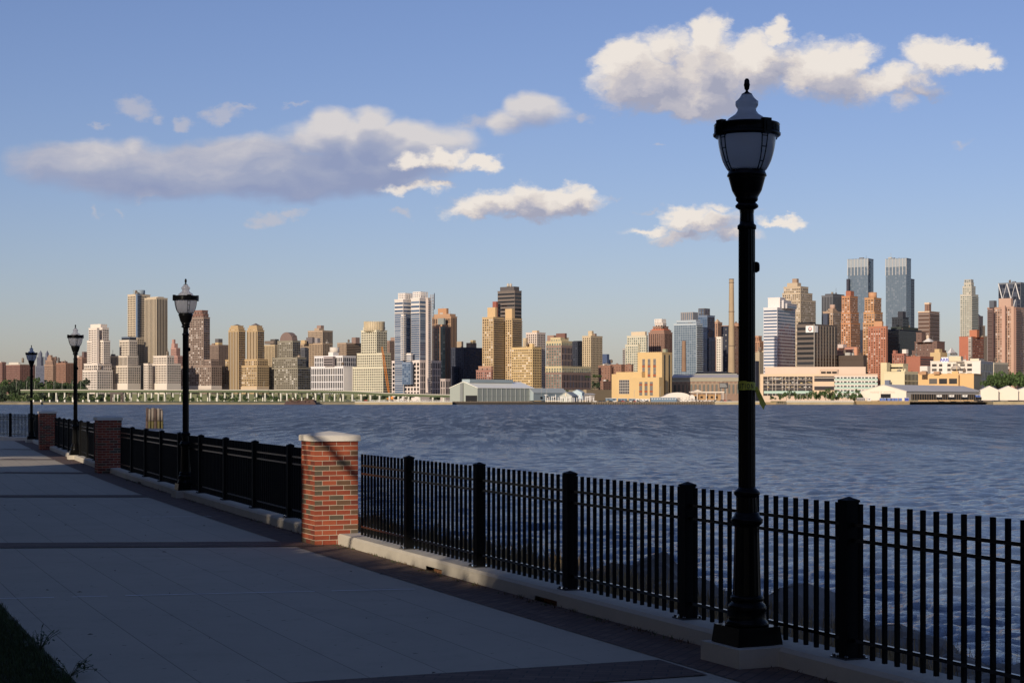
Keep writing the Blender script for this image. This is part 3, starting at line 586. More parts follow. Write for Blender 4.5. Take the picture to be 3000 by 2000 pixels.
def shade_tree(x,y,r,z0,z1,seed):
    rg=np.random.RandomState(seed); N=14500; zc=(z0+z1)/2; hz=(z1-z0)/2
    q=rg.normal(size=(N,3)); q/=np.linalg.norm(q,axis=1)[:,None]; q*=rg.uniform(.15,1,(N,1))**.45; pos=np.array([x,y,zc])+q*np.array([r,r,hz])
    keep=pos[:,0]<-.325*np.maximum(pos[:,1],0)-.5+(pos[:,1]<-1)*99
    w=pos[:,None,:]-P_[None]; tt=(w*SD).sum(-1); dist=np.linalg.norm(w-tt[...,None]*SD,axis=-1); keep&=~((dist<R_[None]+.10)&(tt>0)).any(1)  # leaves between the chosen sunlit spots and the sun cut from the crown
    e=empty('shade_tree',(0,0,0),0,'leafy park tree on the lawn behind and left of the viewpoint','tree','park trees shading the promenade'); link('crown',leaf_mesh(pos[keep],.36,rg,'crown',leafs[0]),e)
    b=MB(); b.tube([(x,y,-.1),(x,y,z0+.5),(x+.2,y-.1,zc)],.24,10,0,.08); b.build('trunk',barkm,e)
for i,a in enumerate([(-3.5,-8,5.2,1.6,13),(4.5,-10,5.2,1.6,13),(12,-14,6,1.5,13),(-10,-5,5,1.4,12.5),(-10.5,6.5,5,1.0,12),(-15,14,5,1.0,12),(-15.5,23,5.2,.9,12),(-19.5,32,5.4,.9,12),(-23.5,41,5.6,.9,12.5),(-26,50,5.2,1,12),(-22,5,6,1.0,14),(-28,22,7,1,14.5),(-36,40,8,1,16),(-16,-14,7,1,15),(-31,61,5,1,12)]): shade_tree(*a,seed=20+i)

def limb(pts,t,r,parent):
    b=MB(); b.tube([Vector(p)+sd*t for p in pts],r,8,0,r*.6); b.build('limb',barkm,parent)  # free limbs set sunward of the pillar to throw branch shadows on it
tr=[o for o in COL.objects if o.name.startswith('shade_tree') and not o.parent]
limb([(-3.1,23.5,1.75),(-2.52,23.35,1.36),(-2.25,23.3,1.0),(-1.95,23.2,.72)],13,.055,tr[4]); limb([(-2.95,23.9,1.9),(-2.88,23.6,1.2),(-2.80,23.5,.9)],13.5,.03,tr[4])
limb([(-2.2,23.2,-.4),(-2.06,22.9,.2),(-1.9,22.6,.9)],12,.045,tr[4])
# ---------------- far shore: ground
earth=mat('far_ground',(.16,.15,.10),.95,.3,.01)
mb=MB(); mb.poly([(-9000,SHORE+30,-1.5),(9000,SHORE+30,-1.5),(12000,14000,-1.5),(-12000,14000,-1.5)]); tag(mb.build('ground',earth),kind='structure')
stone=mat('bulkhead_stone',(.36,.29,.17),.9,.35,.15); dpile=mat('pier_timber',(.035,.028,.022),.9,.3,.3); conc=mat('pale_concrete',(.55,.52,.45),.85,.12,.1); rip=mat('shore_rubble',(.20,.17,.11),.95,.5,.12)
def shorewall(x0,x1,m,Y=1572,zt=-1.3,name='bulkhead',lip=None):
    a=at(x0,1180,Y).x; b=at(x1,1180,Y).x; k=MB(); k.box(a,Y,WZ-1,b,Y+26,zt)
    if lip: k.box(a-.2,Y-.25,zt-.55,b+.2,Y+1,zt+.08,1)
    return tag(k.build(name,[m,conc]),kind='structure')
shorewall(-1200,120,rip); shorewall(120,870,rip,1575,-1.7); shorewall(870,1040,rip,1577); shorewall(1040,1325,stone,1570,-.8,lip=1); shorewall(1325,2000,dpile,1590); shorewall(2000,2100,rip,1590); shorewall(2095,2225,stone,1572,-.6,lip=1)
shorewall(2225,2305,rip,1590); shorewall(2305,2500,stone,1572,-.7,lip=1); shorewall(2500,2600,rip,1588); shorewall(2600,2910,dpile,1600); shorewall(2910,3600,stone,1572,-.8)
# ---------------- buildings
GL={'d':[(.018,.018,.020),(.03,.028,.028),(.08,.068,.055)],'b':[(.06,.10,.17),(.09,.14,.22),(.16,.21,.28)],'g':[(.10,.14,.13),(.17,.22,.20),(.30,.33,.28)],'k':[(.010,.010,.013),(.016,.016,.018),(.03,.028,.028)],'w':[(.05,.042,.038),(.22,.20,.18),(.50,.47,.43)],
 't':[(.10,.14,.185),(.12,.16,.205),(.15,.19,.235)],'n':[(.012,.016,.03),(.02,.025,.045),(.05,.06,.09)],'o':[(.05,.03,.02),(.075,.045,.03),(.10,.06,.04)]}
def glass(code): return [mat('window_glass_%s%d'%(code,i),c,(.08,.12,.3)[i] if code in'btgk' else (.2,.3,.6)[i],spec=.8 if code in 'btk' else .5,coat=.0) for i,c in enumerate(GL[code])]
ST={'D':(3.3,3.2,.82,.66),'g':(3.5,3.3,.58,.58),'s':(3.4,3.2,.5,.54),'w':(3.9,3.1,.70,.5),'h':(0,3.0,1,.5),'v':(2.9,0,.46,1),'c':(3.4,3.0,.9,.86),'G':(4.2,3.4,.6,.66),'q':(5.2,5.6,.62,.72),'B':(0,2.9,1,.58),'f':(3.3,8.6,.55,.86)}
brng=random.Random(5)
def bldg(name,label,D,wc,gl,tiers,th=39,cat='building',group=None,extra=None):
    th=R(th); U=Vector((-math.cos(th),math.sin(th))); V=Vector((math.sin(th),math.cos(th))); rot=math.atan2(V.y,V.x)
    t0=tiers[0]; O=Vector(((t0[2]-CX)/F*(D+t0[0]),D+t0[0])); e=empty(name,(O.x,O.y,-1.5),rot,label,cat,group)
    gm=glass(gl); walls=MB(); wm=[wall(wc)]+gm; slots={tuple(wc):0}; parts={}; big=[]
    def slot(c):
        c=tuple(c)
        if c not in slots: slots[c]=len(wm); wm.append(wall(c))
        return slots[c]
    boxes=[]
    for t in tiers:
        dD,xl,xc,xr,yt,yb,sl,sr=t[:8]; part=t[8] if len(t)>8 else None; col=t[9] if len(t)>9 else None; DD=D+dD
        C=Vector(((xc-CX)/F*DD,DD)); k=(xl-CX)/F; ly=(k*C.y-C.x)/(U.x-k*U.y) if xl<xc else 14; k=(xr-CX)/F; lx=(k*C.y-C.x)/(V.x-k*V.y) if xr>xc else 14
        lx=max(4,min(lx,170)); ly=max(4,min(ly,170)); r=C-O; x0=r.dot(V); y0=r.dot(U); z1=H+(HZ-yt)*DD/F+1.5; z0=0 if yb is None else H+(HZ-yb)*DD/F+1.5
        boxes.append((x0,y0,lx,ly,z0,z1))
        if part:
            b=parts.setdefault(part,(MB(),[])); mb=b[0]; c=col or wc
            if c not in b[1]: b[1].append(c)
            s=b[1].index(c); 
            if part=='tank': mb.lathe([(lx/2,z0),(lx/2,z1-lx*.35),(.1,z1)],12,(x0+lx/2,y0+lx/2),s)
            elif part=='drum': mb.lathe([(lx*.62,z0),(lx*.62,z1)],28,(x0+lx/2,y0+ly/2),s)
            elif part=='roof':  # hipped
                mb.add([(x0-.5,y0-.5,z0),(x0+lx+.5,y0-.5,z0),(x0+lx+.5,y0+ly+.5,z0),(x0-.5,y0+ly+.5,z0),(x0+lx*.45,y0+ly*.5,z1),(x0+lx*.55,y0+ly*.5,z1)],[(0,1,5,4),(1,2,5),(2,3,4,5),(3,0,4)],s)
            elif part=='crown_frame':
                p=.55; 
                for i in range(5):
                    for j in range(5):
                        if i in(0,4) or j in(0,4): mb.box(x0+lx*i/4-p,y0+ly*j/4-p,z0,x0+lx*i/4+p,y0+ly*j/4+p,z1,s)
                for q in range(1,5):
                    zz=z0+(z1-z0)*q/4
                    for i in(0,4): mb.box(x0+lx*i/4-p*.9,y0,zz-p*2,x0+lx*i/4+p*.9,y0+ly,zz,s); mb.box(x0,y0+ly*i/4-p*.9,zz-p*2.1,x0+lx,y0+ly*i/4+p*.9,zz-p*.1,s)
            else: mb.box(x0,y0,z0,x0+lx,y0+ly,z1,s)
            if part!='penthouse': continue
        else:
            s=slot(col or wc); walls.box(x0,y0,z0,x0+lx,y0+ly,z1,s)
            if sl!='n' or sr!='n': # parapet
                walls.box(x0-.3,y0-.3,z1-.2,x0+lx+.3,y0+.25,z1+.9,s); walls.box(x0-.31,y0+.25,z1-.2,x0+.25,y0+ly+.3,z1+.9,s)
        for face,st in (('L',sl),('R',sr)):
            if st=='n': continue
            g=None
            if isinstance(st,tuple) and len(st)==2: code,g=st
            else: code=st
            cw,fh,wf,hf=ST[code] if isinstance(code,str) else code
            gmi=1
            if g:
                key=('g',g)
                if key not in slots: slots[key]=len(wm); wm.extend(glass(g))
                gmi=slots[key]
            L=(ly if face=='L' else lx); zt=z1-(1.6 if not part else .8); zb=max(z0,7.5) if yb is None else z0+.3; Hh=zt-zb
            if Hh<1.5 or L<2: continue
            nx=max(1,round((L-.8)/cw)) if cw else 1; nz=max(1,round(Hh/fh)) if fh else 1; pw=(L-.8)/nx; ph=Hh/nz; ww=pw*wf; wh=ph*hf; off=.16
            proj=(F/DD)**2*ww*wh*.7; ind=proj>=20 and nx*nz<=400
            for iz in range(nz):
                for ix in range(nx):
                    a=.4+pw*(ix+.5)-ww/2; z=zb+ph*(iz+.5)-wh/2; r_=brng.random(); mi=gmi+(0 if r_<.66 else 1 if r_<.88 else 2)
                    if code in('h','B','v') : mi=gmi+(iz+ix)%2
                    if ind: big.append((face,x0,y0,a,z,ww,wh,mi))
                    elif face=='L': X=x0-off; walls.poly([(X,y0+a,z),(X,y0+a,z+wh),(X,y0+a+ww,z+wh),(X,y0+a+ww,z)],mi)
                    else: Y=y0-off; walls.poly([(x0+a,Y,z),(x0+a+ww,Y,z),(x0+a+ww,Y,z+wh),(x0+a,Y,z+wh)],mi)
                if code=='B':
                    zz=zb+ph*iz
                    if face=='L': walls.box(x0-1.3,y0,zz,x0-off-.02,y0+L,zz+ph*.36,slot(col or wc))
                    else: walls.box(x0,y0-1.3,zz,x0+L,y0-off-.02,zz+ph*.36,slot(col or wc))
    walls.build('wall',wm,e)
    for (x0,y0,lx,ly,z0,z1) in boxes[:2]:
        if lx*ly<350 or D<1800 or (len(tiers)>1 and any(abs(b[4]-z1)<3 and b[0]>=x0-2 for b in boxes if b[4]>1) and brng.random()<.5): continue
        for q in range(brng.randint(2,4)):
            a,c=x0+lx*brng.uniform(.08,.8),y0+ly*brng.uniform(.1,.8); w=brng.uniform(1.5,5); h=brng.uniform(1.6,4.2); m=MB()
            if q==0 and brng.random()<.45: m.lathe([(1.7,z1+2.4),(1.8,z1+6),(.1,z1+7.6)],10,(a,c)); m.box(a-1.2,c-1.2,z1,a-1,c-1,z1+2.5); m.box(a+1,c+1,z1,a+1.2,c+1.2,z1+2.5); m.build('water_tank',wall((.16,.12,.09)),e); continue
            m.box(a,c,z1,a+w,c+w*brng.uniform(.6,1.8),z1+h)
            if q==1: m.box(a+w*.4,c+w*.4,z1+h,a+w*.4+.35,c+w*.4+.35,z1+h+brng.uniform(3,8))
            m.build('roof_unit',wall(brng.choice([(.42,.40,.36),(.16,.15,.14),tuple(wc),(.3,.24,.18)])),e)
    for k,(m,cs) in parts.items(): m.build(k,[wall(c) for c in cs]+[],e)
    big.sort(key=lambda q:-q[5]*q[6])
    for face,x0,y0,a,z,ww,wh,mi in big[:100]:
        key=('win',id(wm[mi]))
        if key not in _mc: m=MB(); m.box(0,0,0,1,1,1); _mc[key]=m.mesh('window',wm[mi])
        o=link('window',_mc[key],e)
        if face=='L': o.location=(x0-.14,y0+a,z); o.scale=(.1,ww,wh)
        else: o.location=(x0+a,y0-.14,z); o.scale=(ww,.1,wh)
    if len(big)>100:
        m=MB()
        for face,x0,y0,a,z,ww,wh,mi in big[100:]:
            if face=='L': m.box(x0-.14,y0+a,z,x0-.04,y0+a+ww,z+wh,mi)
            else: m.box(x0+a,y0-.14,z,x0+a+ww,y0-.04,z+wh,mi)
        tag(m.build('window',wm,e),kind='stuff')
    if extra: extra(e,boxes)
    return e
cream=(.66,.58,.48); P='penthouse'; bk=(.24,.10,.07); dk=(.05,.05,.055)
AP='apartment_building'; OT='office_tower'
# left edge: old brick blocks along the park
bldg(AP,'red brick apartment block with white cornice at the far left edge of the skyline',2900,(.24,.13,.105),'d',[(0,-30,6,18,1062,None,'s','s'),(0,-26,2,14,1059,1062,'n','n',P,(.55,.5,.42))])
bldg(AP,'wide red brick block with pale cornice, second from the left edge',2850,(.23,.12,.095),'d',[(0,18,58,103,1068,None,'s','s'),(-1,17,58,104,1066,1068,'n','n','cornice',(.6,.54,.45)),(12,26,54,60,1061,1067,'n','n',P,(.55,.5,.42)),(10,62,66,72,1047,1062,'n','n','tank',(.2,.16,.12))])
bldg('twin_towered_building','distant hazy blue building with twin pinnacled towers',4300,(.13,.14,.18),'n',[(0,104,130,150,1072,None,'s','s'),(20,108,120,128,1046,1073,'s','s'),(30,112,119,124,1034,1046,'n','n'),(35,115,119,122,1026,1034,'n','n','roof'),(20,130,139,147,1046,1073,'s','s'),(30,133,138,143,1034,1046,'n','n'),(35,136,138,141,1026,1034,'n','n','roof')])  # distance haze put into the blue-grey wall colour
bldg(AP,'brown art deco apartment block with stepped top near the fourth lamp post',2850,(.32,.21,.15),'d',[(0,130,155,170,1068,None,'s','s'),(8,133,153,166,1056,1068,'s','s'),(14,138,150,160,1047,1056,'n','s'),(20,141,148,154,1040,1047,'n','n',P),(16,160,163,167,1043,1056,'n','n','tank',(.15,.1,.08))])
bldg(AP,'orange brick block behind the third lamp post, water tank on its roof',2820,(.28,.15,.10),'d',[(0,164,192,216,1064,None,'s','s'),(10,170,184,198,1058,1064,'n','n',P,(.2,.12,.1)),(8,168,171,175,1046,1062,'n','n','tank',(.12,.1,.09)),(12,185,189,194,1054,1062,'n','n','tank',(.3,.25,.2))])
bldg(AP,'brown apartment block with dark penthouse between third lamp post and white stepped tower',2750,(.30,.18,.13),'d',[(0,222,240,262,1048,None,'s','s'),(10,226,232,240,1042,1050,'n','n',P,(.6,.5,.42)),(8,240,246,256,1030,1048,'n','n',P,(.14,.09,.08))])
# cream towers
bldg(AP,'white stepped residential tower just right of the third lamp post',2380,(.70,.61,.52),'d',[(0,242,284,330,1085,None,'g','g'),(8,246,286,327,1066,1086,'G','g'),(14,255,303,323,998,1067,'w','w'),(22,260,300,319,961,999,'w','w'),(27,265,295,314,949,962,'n','n',P),(13,268,284,290,962,1084,'s','n')])
bldg(AP,'long cream block with dark blue penthouse between white stepped tower and the tall beige towers',2400,(.62,.54,.44),'d',[(0,303,374,412,1072,None,'g','g'),(8,306,374,405,1043,1073,'v','g'),(16,350,378,402,997,1044,'g','g'),(24,356,379,400,986,997,'h','h',P,(.10,.13,.18)),(-3,303,374,412,1122,None,'f','f','podium',(.68,.6,.5))])
bldg('residential_tower','tall beige tower topped with a round glass drum at the left',2470,(.56,.46,.33),'d',[(0,374,402,440,863,None,'g','g'),(-2,376,402,430,990,None,'g','s'),(-1.2,402,402.6,408,863,1140,'n','h',None,(.12,.17,.25)),(4,376,400,424,862,872,'n','n',None,(.56,.46,.33)),(16,389,404,426,849,864,'n','n','drum',(.28,.34,.38))])
bldg('residential_tower','tall striped beige tower with vertical fins right of the drum topped tower',2440,(.55,.45,.32),'d',[(0,423,458,491,873,None,'v','v'),(4,432,462,480,871,880,'v','v'),(14,446,466,478,869,874,'n','n',P)])
bldg(AP,'low cream grid block before the striped tower, left of the second lamp post',2370,(.66,.57,.47),'d',[(0,446,489,530,1066,None,'g','g'),(6,449,489,510,1043,1067,'g','g'),(3,421,434,446,1066,None,'g','g'),(-3,446,489,530,1122,None,'f','f','podium',(.68,.6,.5))])
bldg(AP,'distant pink stepped block seen behind the second lamp post',3300,(.42,.24,.19),'d',[(0,496,520,536,1043,None,'s','s'),(10,500,516,528,1020,1044,'s','s'),(18,502,511,521,1006,1021,'n','n'),(22,504,509,514,994,1006,'n','n',P)])
bldg('residential_tower','tall brown tower with red crown directly right of the second lamp post',2430,(.27,.20,.16),'w',[(0,553,596,615,930,None,'w',('D','n')),(5,557,595,611,921,931,'v','v',None,(.22,.12,.09)),(9,566,592,609,910,922,'v','v',None,(.24,.13,.10)),(-8,551,618,641,1054,None,'w',('w','d')),(-16,519,619,650,1072,None,'g',('g','d')),(-18,519,619,650,1129,1140,'n','n',None,(.6,.52,.44))])
bldg(AP,'plain brown slab with yellow topped penthouse behind, between brown tower and tan twin towers',2800,(.24,.17,.13),'d',[(0,612,640,672,1011,None,'s','s'),(10,630,640,652,1003,1012,'n','n',P,(.5,.36,.18)),(12,630,640,652,992,1003,'n','n',P,(.12,.11,.11))])
def tantower(dD,xl,xc,xr,a):
    return [(dD,xl,xc,xr,968,None,'v',('D','n')),(dD+5,xl+3,xc-1,xr-3,961,969,'g',('D','n')),(dD+9,xl+7,xc-2,xr-6,955,962,'g','n'),(dD+11,xl+9,xc-3,xr-8,a,955,'n','n','roof',(.16,.13,.12))]
bldg('residential_tower','pair of matching tan towers with small pyramid roofs on one shared base',2420,(.46,.33,.18),'w',tantower(16,669,699,719,949)+tantower(14,723,754,774,946)+[(8,660,754,785,1053,None,'g',('g','d')),(0,648,753,788,1072,None,'g',('g','d')),(-2,648,753,788,1132,1142,'n','n',None,(.55,.42,.28))])
bldg(AP,'tan apartment block with dark ribbon penthouse behind, right of the tan twin towers',2800,(.46,.35,.21),'d',[(0,773,805,818,1011,None,'g','s'),(8,775,802,818,998,1007,'n','n',P,(.18,.14,.11)),(9,792,806,817,993,1010,'w','w',P,(.12,.11,.10))])
def barrel(e,bx):
    x0,y0,lx,ly,z0,z1=bx[0]; b=MB(); n=14; r=ly*.42; cy=y0+ly*.5; 
    for i in range(n):
        a=math.pi*i/n; c=math.pi*(i+1)/n; p=[(cy+r*math.cos(a),z1+r*1.0*math.sin(a)),(cy+r*math.cos(c),z1+r*1.0*math.sin(c))]
        b.poly([(x0+2,p[0][0],p[0][1]),(x0+lx*.8,p[0][0],p[0][1]),(x0+lx*.8,p[1][0],p[1][1]),(x0+2,p[1][0],p[1][1])],0,True); b.poly([(x0+2,cy,z1),(x0+2,p[1][0],p[1][1]),(x0+2,p[0][0],p[0][1])],0)
    b.build('vaulted_roof',wall((.20,.14,.12)),e)
bldg('residential_tower','grey brown tower with rounded vaulted roof left of the white grid block',2420,(.25,.225,.17),'w',[(12,813,857,880,999,None,'w',('D','n')),(4,798,871,897,1048,None,'w',('D','n')),(0,787,872,914,1077,None,'w',('D','n')),(18,824,858,870,983,999,'n','n',None,(.17,.12,.10))],extra=barrel)
bldg(AP,'dark apartment block with rounded gable top squeezed behind the vaulted tower',2600,(.10,.10,.11),'d',[(0,878,893,904,1022,None,'s','s'),(3,881,892,901,1017,1023,'n','n',None)])
bldg(AP,'long tan slab with stepped grey penthouse behind the white grid block',2750,(.40,.29,.19),'d',[(0,880,945,975,1006,None,'g','g'),(10,881,893,898,996,1007,'n','n',P,(.5,.36,.2)),(12,897,915,922,988,1006,'n','n',P,(.15,.13,.13)),(12,920,930,938,990,1006,'n','n',P,(.28,.25,.24))])
bldg(AP,'tall brown striped block with chimney like penthouse, highest behind the white grid block',3000,(.40,.30,.21),'d',[(0,902,945,975,969,None,'s','v'),(14,921,935,949,961,970,'n','n',P),(18,928,940,949,953,962,'n','n',P,(.3,.2,.16))])
bldg(AP,'white grid apartment block with a silver drum on its roof',2330,(.72,.68,.66),'d',[(0,911,1006,1036,1074,None,(3.4,8.4,.62,.88),'n'),(.5,911,1006,1036,1074,None,'n',((3.4,8.4,.62,.88),'n')),(8,921,1004,1043,1043,1075,(3.4,8.4,.62,.88),((3.4,8.4,.62,.88),'n')),(12,948,976,1000,1043,1046,'n','n',None),(7,948,975,976,1046,1072,'h','n',None,(.3,.25,.24)),(22,962,976,992,1031,1044,'n','n',P,(.7,.66,.6)),(26,966,978,994,1017,1032,'n','n','drum',(.62,.56,.48))])
bldg(AP,'brown slab with square penthouse between the drum roofed block and the cream round crowned tower',2900,(.36,.26,.18),'d',[(0,988,1014,1060,1005,None,'s','B'),(10,1030,1042,1054,988,1006,'n','n',P,(.25,.17,.14))])
def roundcrown(e,bx):
    x0,y0,lx,ly,z0,z1=bx[2]; b=MB(); n=36; r=13.5; c=(x0+lx*.46,y0+ly*.46); z2=z1+12
    b.lathe([(r,z1-1),(r,z2)],n,c)
    for i in range(n): a=2*math.pi*i/n; b.obox((c[0]+(r+.4)*math.cos(a),c[1]+(r+.4)*math.sin(a)),(math.cos(a),math.sin(a)),.5,.5,z1,z2+.8)
    b.build('round_crown',wall((.56,.47,.32)),e)
bldg('residential_tower','cream stepped tower with fluted round crown behind the orange crane',2300,(.62,.57,.42),'d',[(0,1033,1122,1150,1075,None,'g',('D','n')),(6,1046,1120,1145,1035,1076,'g',('g','d')),(12,1058,1103,1134,968,1036,'g',('g','d')),(18,1064,1103,1128,960,969,'g','n')],extra=roundcrown)
bldg(AP,'brown slab seen between the cream round crowned tower and the blue glass twin towers',2900,(.30,.20,.15),'d',[(0,1120,1141,1160,999,None,'s','s'),(10,1144,1156,1160,988,1000,'n','n',P)])
# blue glass pair
whb=(.66,.60,.54)
def hoist(e,bx):
    x0,y0,lx,ly,z0,z1=bx[1]; b=MB(); X=x0+lx+5; Y=y0-4
    for a,c in((0,0),(3,0),(0,3),(3,3)): b.box(X+a-.25,Y+c-.25,0,X+a+.25,Y+c+.25,z1+6)
    for k in range(int((z1+6)/4)):
        b.box(X-.2,Y-.2,k*4,X+3.2,Y+.1,k*4+.4); b.box(X-.2,Y+.1,k*4,X+.1,Y+3.2,k*4+.4)
    for k in range(int(z1/3)): b.box(x0+lx-.5,y0-2.4,k*3,X,y0+2,k*3+.5)
    b.build('hoist_scaffold',wall((.36,.30,.26)),e)
    b=MB(); b.box(X+4.5,Y,z1*.9,X+5.2,Y+.7,z1+8); b.build('mast',wall((.08,.09,.13)),e)
bldg('residential_tower','pair of blue glass towers with white bands, open crown frames and scaffold on the right',2230,whb,'b',[
 (14,1156,1182,1207,878,None,((0,2.9,1,.80),'b'),((0,2.9,1,.82),'b')),(8,1204,1230,1252,874,None,((0,2.9,1,.80),'b'),((0,2.9,1,.84),'b')),
 (13,1156,1181,1207,879,917,((0,5.2,1,.50),'b'),((0,5.2,1,.5),'b')),(7,1204,1229.3,1252,875,917,((0,5.2,1,.50),'b'),((0,5.2,1,.5),'b')),
 (7,1177,1182,1187,922,1055,'B','B',None),
 (6,1187,1204,1210,1036,1058,'h','h'),(18,1168,1187,1207,858,879,'n','n','crown_frame',(.72,.66,.6)),(12,1211,1232,1252,854,875,'n','n','crown_frame',(.72,.66,.6)),(22,1172,1187,1200,862,879,'G','G',P,(.5,.38,.22)),(18,1216,1232,1246,864,875,'G','G',P,(.45,.4,.36)),
 (0,1148,1230,1292,1057,None,('q','d'),('f','n'),None,(.70,.60,.54)),(-2,1178,1203,1204,1062,1126,('c','b'),'n',None,(.2,.25,.33)),(-1,1250,1254,1262,874,1150,'n','B',None,(.55,.46,.4))],extra=hoist)
bldg('residential_tower','orange brick tower with block penthouse right of the blue glass twin towers',2500,(.44,.27,.16),'d',[(0,1266,1321,1339,928,None,'f','v'),(6,1270,1318,1335,919,929,'n','n',None),(14,1283,1308,1314,903,920,'n','n',P,(.46,.25,.13)),(-6,1282,1300,1301,932,1000,'n','n',None,(.25,.27,.25))])
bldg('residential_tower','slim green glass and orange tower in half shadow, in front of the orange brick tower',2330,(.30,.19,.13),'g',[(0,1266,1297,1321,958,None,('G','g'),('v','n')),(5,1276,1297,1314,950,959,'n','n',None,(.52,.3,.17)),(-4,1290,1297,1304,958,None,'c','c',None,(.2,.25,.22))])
bldg(AP,'low grid block under the scaffold beside the grey pier shed',2150,(.46,.38,.34),'d',[(0,1290,1305,1319,1111,None,'f','f')])
bldg(AP,'huge dark blue apartment slab in shadow left of the tan balcony towers',2420,(.045,.050,.070),'n',[(0,1320,1358,1420,1019,None,'s','s'),(-4,1292,1330,1356,1075,None,'s','s'),(20,1338,1352,1356,1000,1020,'n','n',P,(.4,.3,.2)),(24,1366,1378,1396,1004,1020,'n','n',P,(.25,.19,.14)),(26,1378,1386,1394,996,1006,'n','n',P,(.46,.36,.2))])  # shadow over the slab put into its near-black blue wall colour
bldg('residential_tower','pair of tan balcony towers with square tan penthouses',2280,(.52,.37,.20),'w',[(0,1413,1445,1476,930,None,'g',('B','n')),(12,1480,1500,1529,933,None,'g',('B','n')),(22,1470,1486,1500,1012,None,'g','g',None,(.3,.2,.14)),(8,1428,1451,1457,900,931,'n','n',P,(.58,.40,.21)),(20,1480,1500,1508,904,934,'n','n',P,(.58,.40,.21)),(30,1440,1480,1500,934,None,'g','g',None,(.10,.08,.08))])  # dark brown tier paints the shade of the recess between the towers
bldg('skyscraper','tall dark brown slab with two water tanks on top behind the tan balcony towers',2650,(.17,.14,.12),'k',[(0,1458,1508,1528,852,None,(0,6,1,.45),(0,6,1,.5)),(10,1465,1506,1521,839,853,'n','n',P,(.10,.09,.09)),(14,1485,1489,1493,829,840,'n','n','tank',(.5,.45,.38)),(14,1493,1497,1501,829,840,'n','n','tank',(.5,.45,.38)),(6,1443,1454,1459,883,None,'n','n',None,(.30,.10,.07))])
bldg(AP,'small pink brick block in front of the tan balcony towers',2180,(.34,.17,.13),'w',[(0,1395,1439,1444,1085,None,'g','g'),(5,1402,1439,1444,1074,1086,'G','n',None,(.42,.24,.16))])
bldg(AP,'yellow tan apartment tower behind the grey pier shed',2180,(.60,.43,.21),'w',[(0,1499,1560,1586,1018,None,'g',('g','d')),(14,1541,1560,1566,1006,1019,'n','n',P)])
bldg(AP,'pale pink tower with dark square windows and tan penthouse behind the yellow tan tower',2450,(.66,.54,.45),'k',[(0,1541,1573,1598,975,None,'g','g'),(10,1559,1573,1580,968,976,'n','n',P,(.6,.43,.26)),(6,1532,1540,1545,990,None,'n','n',None,(.55,.43,.27))])
bldg(AP,'pale green and yellow topped block with brown brick lower part left of the brick housing',2180,(.24,.16,.13),'g',[(0,1598,1646,1731,1092,None,'G',('f','n')),(1,1598,1646,1731,1074,1092,'G','G',None,(.55,.46,.28)),(10,1600,1645,1676,1013,1075,('G','g'),('f','n'),None,(.28,.2,.16)),(11,1600,1645,1676,1000,1014,'G','v',None,(.56,.46,.27)),(18,1613,1642,1666,990,1001,'G','n',None,(.56,.46,.27)),(24,1629,1655,1656,976,991,'n','n',P,(.18,.09,.07)),(34,1603,1622,1630,982,1000,'n','n',P,(.32,.2,.15)),(-2,1598,1646,1731,1142,None,'n','n',None,(.58,.5,.34))])
bldg(AP,'dark navy block in shadow between the green glass block and the plain tan tower',2500,(.04,.045,.06),'n',[(0,1672,1692,1708,1001,None,'s','s'),(8,1680,1700,1704,998,1002,'n','n',P)])  # its shadow painted in as the dark navy wall colour
bldg(AP,'plain tan tower standing alone left of the gap in the skyline',2480,(.56,.44,.28),'d',[(0,1706,1731,1765,985,None,'s','s'),(10,1723,1734,1739,969,986,'n','n',P),(12,1738,1743,1748,977,986,'n','n',P,(.25,.18,.14))])
bldg(OT,'small dark blue office block beside the plain tan tower',2900,(.07,.10,.18),'n',[(0,1765,1778,1785,1037,None,'n','n'),(6,1772,1784,1790,1053,None,'n','n')])
bldg('warehouse','blank white walled warehouse with shaded base behind the brick housing',2500,(.68,.60,.52),'d',[(0,1722,1775,1850,1066,None,'n','n'),(-3,1722,1760,1790,1085,None,'n','n',None,(.28,.30,.36))])  # shade on the base painted as a blue-grey front box
for a,b,c,yt,lb in ((1753,1788,1794,1072,'left of the three brown brick housing blocks'),(1788,1820,1828,1069,'middle of the three brown brick housing blocks'),(1822,1850,1856,1069,'right of the three brown brick housing blocks, behind the tan power station')):
    bldg(AP,lb,2300,(.27,.145,.10),'w',[(0,a,b,c,yt,None,(4.4,3.2,.28,.34),(4.4,3.2,.28,.34)),(8,a+18,a+21,a+24,yt-6,yt,'n','n','tank',(.25,.16,.12))],group='brown brick housing blocks')
bldg(AP,'short brown brick block low beside the tan power station',2050,(.24,.13,.09),'d',[(0,1759,1767,1796,1118,None,(4.4,3.2,.28,.34),(4.4,3.2,.28,.34)),(8,1770,1773,1776,1111,1118,'n','n','tank',(.6,.56,.5))])
bldg('warehouse','long low brown shed roofed warehouse left of the tan power station',1950,(.33,.25,.15),'d',[(0,1715,1718,1800,1141,None,'n','n')])
